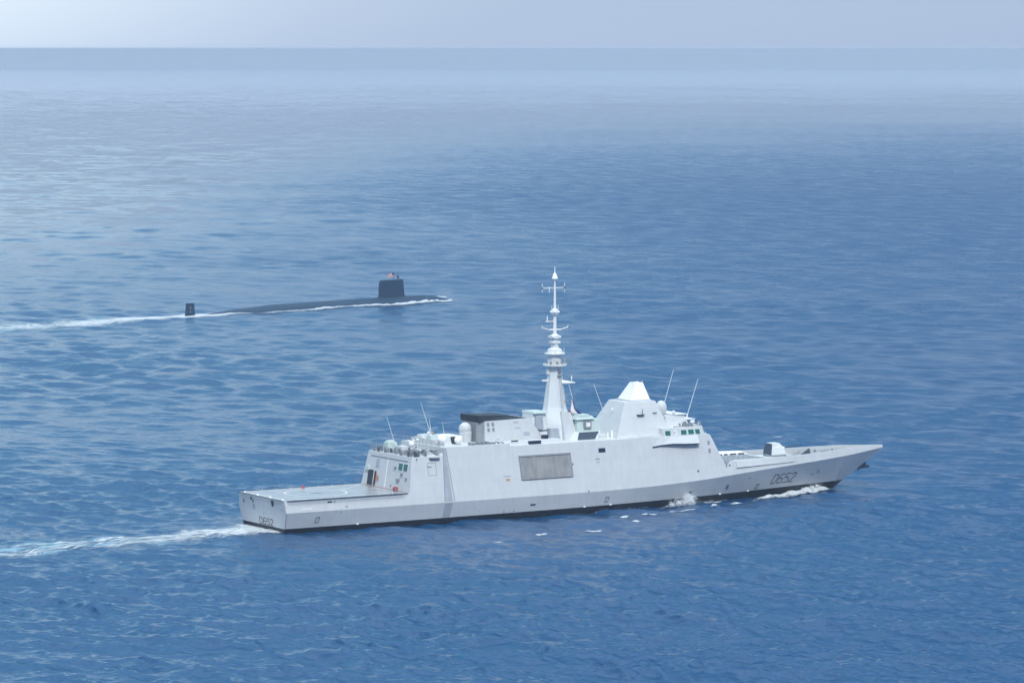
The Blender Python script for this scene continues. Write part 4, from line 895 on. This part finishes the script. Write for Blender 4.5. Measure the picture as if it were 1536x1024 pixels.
for x in np.arange(22, 104, 2.0):
    zt = float(np.interp(x, [22, 32, 70, 98, 104], [1.2, 2.0, 2.35, 2.3, 1.6])); wd = float(np.interp(x, [18, 30, 98, 104], [.6, 1.9, 2.1, .8]))
    rings.append([(x, wd*math.cos(a), zt-.7+.7*math.sin(a)) for a in np.linspace(0, 2*math.pi, 20, endpoint=False)])
mb.loft(rings); mb.build('casing', M['subblack'], sub, smooth=True)
def foil(x0, x1, hw, z, n=24):
    pts = []
    for k in range(n):
        a = 2*math.pi*k/n; u = .5-.5*math.cos(a); xx = x1-(x1-x0)*u; th = hw*(u**.5)*(1-u)**.55*1.72
        pts.append((xx, th*(1 if math.sin(a) >= 0 else -1), z))
    return pts
mb = MB(); mb.loft([foil(77.0, 90.5, 1.75, 1.0), foil(77.3, 89.6, 1.65, 1.9), foil(77.6, 89.0, 1.55, 7.3), foil(78.0, 88.9, 1.45, 8.1), foil(78.4, 88.6, 1.2, 8.25)]); sail = mb.build('sail', M['subblack'], sub)
mb = MB(); mb.loft([[(88.0, -1.0, 1.0), (93.2, -.15, 1.5), (93.2, .15, 1.5), (88.0, 1.0, 1.0)], [(88.0, -.6, 3.2), (89.5, -.1, 2.6), (89.5, .1, 2.6), (88.0, .6, 3.2)]]); mb.build('sail_cusp', M['subblack'], sail)
mb = MB(); mb.loft([foil(-9.6, -4.4, .42, -3.0), foil(-9.3, -4.8, .4, 0), foil(-8.8, -5.3, .34, 4.2)]); rud = mb.build('rudder', M['subblack'], sub)
mb = MB(); mb.box(-7.5, -6.6, -.47, -.38, 1.2, 1.35); mb.box(-7.5, -6.6, -.47, -.38, 2.6, 2.75); mb.box(-7.4, -7.3, -.46, -.37, 1.3, 3.4); mb.build('draught_marks', M['midgrey'], rud)
mb = MB(); mb.tube((84.8, .2, 8.1), (84.8, .2, 10.6), .07, n=6); mb.tube((85.9, -.3, 8.1), (85.9, -.3, 10.6), .05, n=6); stf = mb.build('flagstaff', M['dark'], sub)
n1, n2 = 16, 8
mb = MB(); rows = []
for j in range(n2+1): rows.append([(84.8-2.7*i/n1, .2+.3*math.sin(i*.8+j*.2)*(i/n1), 10.5-1.4*j/n2-.35*(i/n1)**2) for i in range(n1+1)])
mb.grid(rows); fl = mb.build('flag', M['stripes'], stf, smooth=True)
uvl = fl.data.uv_layers.new(name='UVMap')
for lp in fl.data.loops: uvl.data[lp.index].uv = ((lp.vertex_index % (n1+1))/n1, (lp.vertex_index//(n1+1))/n2)
fl.modifiers.new('solid', 'SOLIDIFY').thickness = .02
mb = MB(); rows = []
for j in range(5): rows.append([(84.8-2.7*i/n1, .2+.3*math.sin(i*.8+j*.2)*(i/n1)-.03, 10.5-1.4*j/n2-.35*(i/n1)**2) for i in range(7)])
mb.grid(rows); mb.build('flag_canton', M['bluecloth'], fl, smooth=True)
for dx, dy in ((69.5, -1.6), (57.5, -1.5), (44, -1.2)):
    mb = MB(); mb.box(dx-.5, dx+.5, dy-.25, dy+.25, 1.3, 1.55+ (1.85-1.55)*.5, .1, .1); mb.build('deck_cleat', M['slate'], sub)
sub.location = SUBP; sub.rotation_euler = (0, 0, SUBH)
SM = Matrix.Translation(SUBP) @ Matrix.Rotation(SUBH, 4, 'Z')
def subw(x, y, z=0): return SM @ Vector((x, y, z))

# ------------------------------------------------------------------ people on the sail
def person_mat(name, top, bottom, skin=(0.45, 0.27, 0.2), hair=(0.03, 0.02, 0.015)):
    m, t, b = new_mat(name); tcn = t.nodes.new('ShaderNodeTexCoord'); sp = t.nodes.new('ShaderNodeSeparateXYZ'); t.links.new(tcn.outputs['Object'], sp.inputs[0])
    mr_ = t.nodes.new('ShaderNodeMapRange'); mr_.inputs['From Max'].default_value = 1.8; t.links.new(sp.outputs['Z'], mr_.inputs['Value'])
    cr = t.nodes.new('ShaderNodeValToRGB'); cr.color_ramp.interpolation = 'CONSTANT'; e = cr.color_ramp.elements
    while len(e) < 4: e.new(.5)
    for i, (p, c) in enumerate(((0, bottom), (.53, top), (.835, skin), (.945, hair))): e[i].position = p; e[i].color = (*c, 1)
    t.links.new(mr_.outputs[0], cr.inputs[0]); t.links.new(cr.outputs[0], b.inputs['Base Color']); setin(b, Roughness=.8); return m
def person(loc, yaw, label, top, bottom, group=None):
    V = [(0, 0, .95, .16), (0, 0, 1.2, .15), (0, 0, 1.42, .16), (0, 0, 1.52, .065), (.02, 0, 1.63, .105), (.02, 0, 1.73, .09),
         (0, .17, 1.42, .07), (.06, .26, 1.17, .05), (.26, .22, 1.05, .035), (0, -.17, 1.42, .07), (.04, -.27, 1.16, .05), (.2, -.25, 1.0, .035),
         (0, .1, .88, .1), (.02, .11, .48, .07), (0, .12, .08, .05), (.16, .13, .04, .04), (0, -.1, .88, .1), (.02, -.11, .48, .07), (0, -.12, .08, .05), (.16, -.13, .04, .04)]
    E = [(0, 1), (1, 2), (2, 3), (3, 4), (4, 5), (2, 6), (6, 7), (7, 8), (2, 9), (9, 10), (10, 11), (0, 12), (12, 13), (13, 14), (14, 15), (0, 16), (16, 17), (17, 18), (18, 19)]
    me = bpy.data.meshes.new('person'); me.from_pydata([v[:3] for v in V], E, []); o = bpy.data.objects.new('person', me); col.objects.link(o)
    md = o.modifiers.new('skin', 'SKIN'); o.modifiers.new('sub', 'SUBSURF').levels = 1; o.modifiers['sub'].render_levels = 1
    if not me.skin_vertices: me.attributes  # the modifier adds the layer below
    bm = bmesh.new(); bm.from_mesh(me); lay = bm.verts.layers.skin.verify(); bm.verts.ensure_lookup_table()
    for i, v in enumerate(bm.verts): v[lay].radius = (V[i][3], V[i][3]); v[lay].use_root = (i == 0)
    bm.to_mesh(me); bm.free(); me.materials.append(person_mat('clothing', top, bottom))
    o.location = loc; o.rotation_euler = (0, 0, yaw); tag(o, label, 'person', group); return o
p1 = subw(86.6, -.35, 8.0); p2 = subw(86.7, .45, 8.0)
person(p1, SUBH, 'sailor in dark clothing on the submarine sail, nearer the frigate', (.03, .035, .06), (.02, .02, .03))
person(p2, SUBH+.3, 'sailor in dark clothing on the submarine sail, on its far side behind the other', (.05, .04, .05), (.02, .02, .03))

# ------------------------------------------------------------------ foam and wakes
sheet('wake', [(0.6, -1.6), (-6, -1.2), (-14.4, -1.0), (-28.0, -4.0), (-41.6, -6.0), (-56.1, -7.6), (-85, -10.5), (-120, -14)], [8.6, 8.0, 7.4, 7.2, 7.6, 9.0, 12, 14], [1.15, .7, .45, .4, .4, .38, .36, .3], M['foam'],
      'white foaming wake trailing left from the frigate stern', 'wake', .10, .6, .15)
sheet('wake', [(-8, -3), (-20, -4.0), (-38, -6.5), (-60, -8.2), (-95, -11)], [1.6, 2.0, 1.8, 2.2, 2.5], [.75, .75, .7, .6, .5], M['foam'], 'bright near streak running down the frigate wake', 'wake', .12, .6)
sheet('wake', [(-9, 2.5), (-20, 1.2), (-34, 0.8), (-55, 0.2)], [1.4, 1.7, 1.6, 1.4], [.8, .8, .65, .5], M['foam'], 'shorter far streak running down the frigate wake', 'wake', .12, .6)
sheet('wake', [(-20, -2.2), (-36, -3), (-52, -3.2), (-75, -4), (-120, -8)], [8, 10, 11, 12, 14], [.6, .75, .75, .7, .6], M['foam_thin'], 'thin pale turquoise water within the frigate wake', 'wake', .05, 1.0)
sheet('wake', [(0.2, -7.6), (-1.5, -1), (-1.2, 7.2), (0.4, 7.9)], [1.3, 3.2, 2.4, .8], [.8, 1.0, .9, .7], M['foam_fine'], 'churned foam right against the frigate transom', 'wake', .12, .4, .25)
def along(x, o): return (x, -(yw_f(x)+o))
sheet('bow_wave', [(128.2, -.7), along(125.5, .9), along(121, 1.7), along(116, 2.2), (111, -7.0), (106.8, -9.2), (101, -12.6)], [1.0, 2.0, 2.4, 2.0, 1.8, 1.6, 1.2], [1.1, 1.5, 1.4, 1.2, 1.05, .85, .6], M['foam_fine'],
      'curling white bow wave along the frigate starboard bow', 'bow wave', .1, .35, .95)
sheet('bow_wave', [(128.0, .6), (131, 2.4), (135.6, 6.4)], [.5, .8, .6], [.9, .9, .7], M['foam_fine'], 'short foam crest ahead of the frigate stem', 'bow wave', .1, .4, .6)
fl_ = [((27.3, -38.5), 4.2, .8), ((39.5, -34.8), 4.0, .8), ((46.2, -31.8), 3.0, .7), ((53.2, -30.3), 5.0, .9), ((67.1, -19.6), 3.6, .7), ((72.0, -20.6), 4.4, 1.0), ((66.0, -25.4), 2.4, .7), ((82, -17.0), 7.5, .8),
       ((87.0, -14.9), 1.6, .8), ((90.6, -15.6), 3.2, .7), ((97.2, -13.3), 3.4, .9), ((94.0, -9.6), 6.0, .6)]
for i, ((x, y), L_, W_) in enumerate(fl_):
    d_ = Vector((1, .18+.25*math.sin(i*2.3))).normalized()
    pts = [(x-d_.x*L_/2, y-d_.y*L_/2), (x-d_.x*L_/5, y-d_.y*L_/5+.3), (x+d_.x*L_/4, y+d_.y*L_/4+.2), (x+d_.x*L_/2, y+d_.y*L_/2)]
    where = ['farthest aft below the hull', 'second from the aft end', 'third from the aft end', 'long one below the grey boat bay shutter', 'near the hull forward of the shutter', 'amidships aft of the water jet', 'below the midships crest',
             'long one under the water jet', 'small one just below the water jet', 'right of the water jet', 'just aft of the bow wave', 'close along the boot topping aft of the bow wave'][i]
    sheet('foam_patch', pts, [W_*.6, W_*1.3, W_*1.1, W_*.5], [.6, .95, .85, .5], M['foam_fine'], 'broken white crest alongside the frigate, '+where, 'foam', .12, .3, .2, 'small foam crests beside the frigate', fade=(.8, 1.2, .2))
# wave of foam hugging the hull side faintly
sheet('foam_patch', [along(99, .7), along(88, .5), along(72, .4), along(60, .35)], [.6, .5, .4, .3], [.6, .55, .45, .3], M['foam_fine'], 'thin line of froth where the frigate side meets the water amidships', 'foam', .08, .5)
# a few scattered whitecaps on the open sea
caps = [((189.7, 437.6), 4.0, 'between the two vessels below the submarine tail fin'), ((178.2, 87.5), 3.2, 'right of the frigate bow on open water'), ((470, 560), 5.0, 'right of the submarine bow'), ((-95, 40), 3.0, 'left of the frigate above its wake'),
        ((20, -150), 2.2, 'in the foreground below the frigate stern'), ((95, -110), 2.4, 'in the foreground below the frigate bridge'), ((215, 20), 3.4, 'near the right edge level with the frigate bow'), ((300, 300), 4.5, 'far right of the mast on open water')]
for i, ((x, y), L_, wh_) in enumerate(caps):
    a_ = -.55+.25*math.sin(i*1.7); d_ = Vector((math.cos(a_), math.sin(a_)))
    sheet('whitecap', [(x-d_.x*L_/2, y-d_.y*L_/2), (x, y+.3), (x+d_.x*L_/2, y+d_.y*L_/2)], [.3, .7, .3], [.6, .95, .6], M['foam_fine'], 'small lone whitecap '+wh_, 'whitecap', .12, .3, .15, 'scattered whitecaps', fade=(.8, 1.0, .2))
# submarine wash and wake
def sp_(pts): return [tuple(subw(x, y)[:2]) for x, y in pts]
sheet('wake', sp_([(17, -2), (6, -1.4), (-6, -1.0), (-22, -2), (-40, -3.5), (-56, -2.5), (-75, -3.5), (-110, -5), (-150, -6)]), [5.5, 8, 10, 12, 13, 14, 14, 16, 18], [1.0, 1.15, 1.1, .95, .85, .7, .6, .52, .45], M['foam'], 'broad white wake streaming from the submarine tail fin', 'wake', .1, 1.2, .2)
sheet('wake', sp_([(-30, -2), (-70, -3), (-110, -5), (-170, -8)]), [15, 17, 19, 22], [.7, .75, .7, .6], M['foam_thin'], 'pale aerated water at the far end of the submarine wake', 'wake', .05, 1.6)
sheet('bow_wave', sp_([(108.6, -4.0), (105, -5.4), (100, -6.2), (90, -6.4), (80, -6.0), (64, -5.8), (52, -6.0), (40, -6.4), (28, -6.4), (17, -6.2)]), [1.2, 2.6, 3.0, 2.8, 2.4, 2.0, 2.6, 3.0, 3.0, 2.4], [1, 1.25, 1.25, 1.1, .95, .85, 1.0, .8, .75, .65], M['foam_fine'],
      'white wash along the near side of the submarine hull', 'bow wave', .15, .5, .9)
sheet('bow_wave', sp_([(104.0, 3.0), (106.5, 1.6), (108.2, -.8), (108.6, -3.6)]), [.35, .5, .55, .5], [.9, 1.3, 1.3, 1.0], M['foam_fine'], 'narrow arc of foam over the submarine bow', 'bow wave', 1.1, .3, .5)

# spray thrown off the ship's side by the cooling-water jet: many small drops
def spray(name, blobs, n, label):
    mb = MB(); rr = random.Random(5)
    for i in range(n):
        c, r_ = rr.choices(blobs, [b_[1]**1.6 for b_ in blobs])[0]
        v = Vector((rr.gauss(0, .5), rr.gauss(0, .32), rr.gauss(0, .42)))*r_*(1+.9*mnoise.noise(Vector((i*.013, 2, c[0]))))
        p = Vector(c)+v
        if p.z < -.1: p.z = abs(p.z)
        s_ = rr.uniform(.03, .12)*(1.2 if v.length < r_*.5 else .7)
        a = [p+Vector((rr.uniform(-1, 1), rr.uniform(-1, 1), rr.uniform(-1, 1)))*s_ for _ in range(4)]
        k = len(mb.v); mb.v += [tuple(q_) for q_ in a]; mb.f += [(k, k+1, k+2), (k, k+2, k+3), (k, k+3, k+1), (k+1, k+3, k+2)]
    o = mb.build(name, M['spray'], None, off=blobs[0][0]); o.location = blobs[0][0]; tag(o, label, 'spray', None, 'stuff'); return o
m, t, b = new_mat('water_spray'); b.inputs['Base Color'].default_value = (.85, .88, .9, 1); setin(b, Roughness=.7); b.inputs['Subsurface Weight'].default_value = 0.0; M['spray'] = m
spray('water_spray', [((88.6, -9.7, .7), 1.5), ((88.9, -9.2, 1.5), .9), ((87.4, -9.9, .8), 1.3), ((85.6, -10.0, .6), 1.1), ((84.0, -10.1, .4), .8), ((87.8, -9.5, 1.7), .8)], 5200, 'white puff of spray from the water jet on the frigate side')
spray('water_spray', [((123.6, -3.0, .9), .9), ((121.5, -4.0, .9), .8), ((119, -4.9, .7), .6)], 900, 'fine spray on the crest of the frigate bow wave')

# ------------------------------------------------------------------ unseen cloud added above the frame so its shadow darkens the air over the horizon
def shadow_cloud_pt(u, v, top):
    x = CAM.x+math.cos(YAW)*u+math.sin(YAW)*v; y = CAM.y+math.sin(YAW)*u-math.cos(YAW)*v
    e = max(0.0, 1-abs((u-40500)/19500)**4)*max(0.0, 1-abs(v/26000)**6)
    n_ = mnoise.fractal(Vector((u/5200, v/5200, 7.0 if top else 1.0)), 1.0, 2.0, 4)
    return (x, y, 1080+(220+120*n_)*e**.5 if top else 1080-(60+40*n_)*e**.5)
mb = MB(); us = np.linspace(21000, 60000, 56); vs = np.linspace(-26000, 26000, 64)
for top in (True, False): mb.grid([[shadow_cloud_pt(u, v, top) for v in vs] for u in us])
m = bpy.data.materials.new('shadow_cloud_white'); m.use_nodes = True; t = m.node_tree; t.nodes.clear()
o_ = t.nodes.new('ShaderNodeOutputMaterial'); mx1 = t.nodes.new('ShaderNodeMixShader'); mx1.inputs[0].default_value = 0.30
df = t.nodes.new('ShaderNodeBsdfDiffuse'); tl = t.nodes.new('ShaderNodeBsdfTranslucent')
for n_ in (df, tl): n_.inputs['Color'].default_value = (0.93, 0.95, 0.98, 1)
t.links.new(df.outputs[0], mx1.inputs[1]); t.links.new(tl.outputs[0], mx1.inputs[2]); t.links.new(mx1.outputs[0], o_.inputs['Surface'])
clo = mb.build('shadow_cloud', m, None, True); clo['kind'] = 'structure'

# ------------------------------------------------------------------ haze: the air between camera and horizon
hz = MB(); B = 61500
hz.box(CAM.x-B, CAM.x+B, CAM.y-B, CAM.y+B, -7.0, 90.0)
ho = hz.build('haze', None, None, off=(0, 0, 0)); m = bpy.data.materials.new('haze_air'); m.use_nodes = True; t = m.node_tree; t.nodes.clear()
o_ = t.nodes.new('ShaderNodeOutputMaterial'); v_ = t.nodes.new('ShaderNodeVolumePrincipled'); t.links.new(v_.outputs[0], o_.inputs['Volume'])
HAZE = 0.9e-4
v_.inputs['Density'].default_value = HAZE; v_.inputs['Color'].default_value = (0.90, 0.945, 1.0, 1); v_.inputs['Anisotropy'].default_value = 0.2
ho.data.materials.append(m); ho['kind'] = 'stuff'
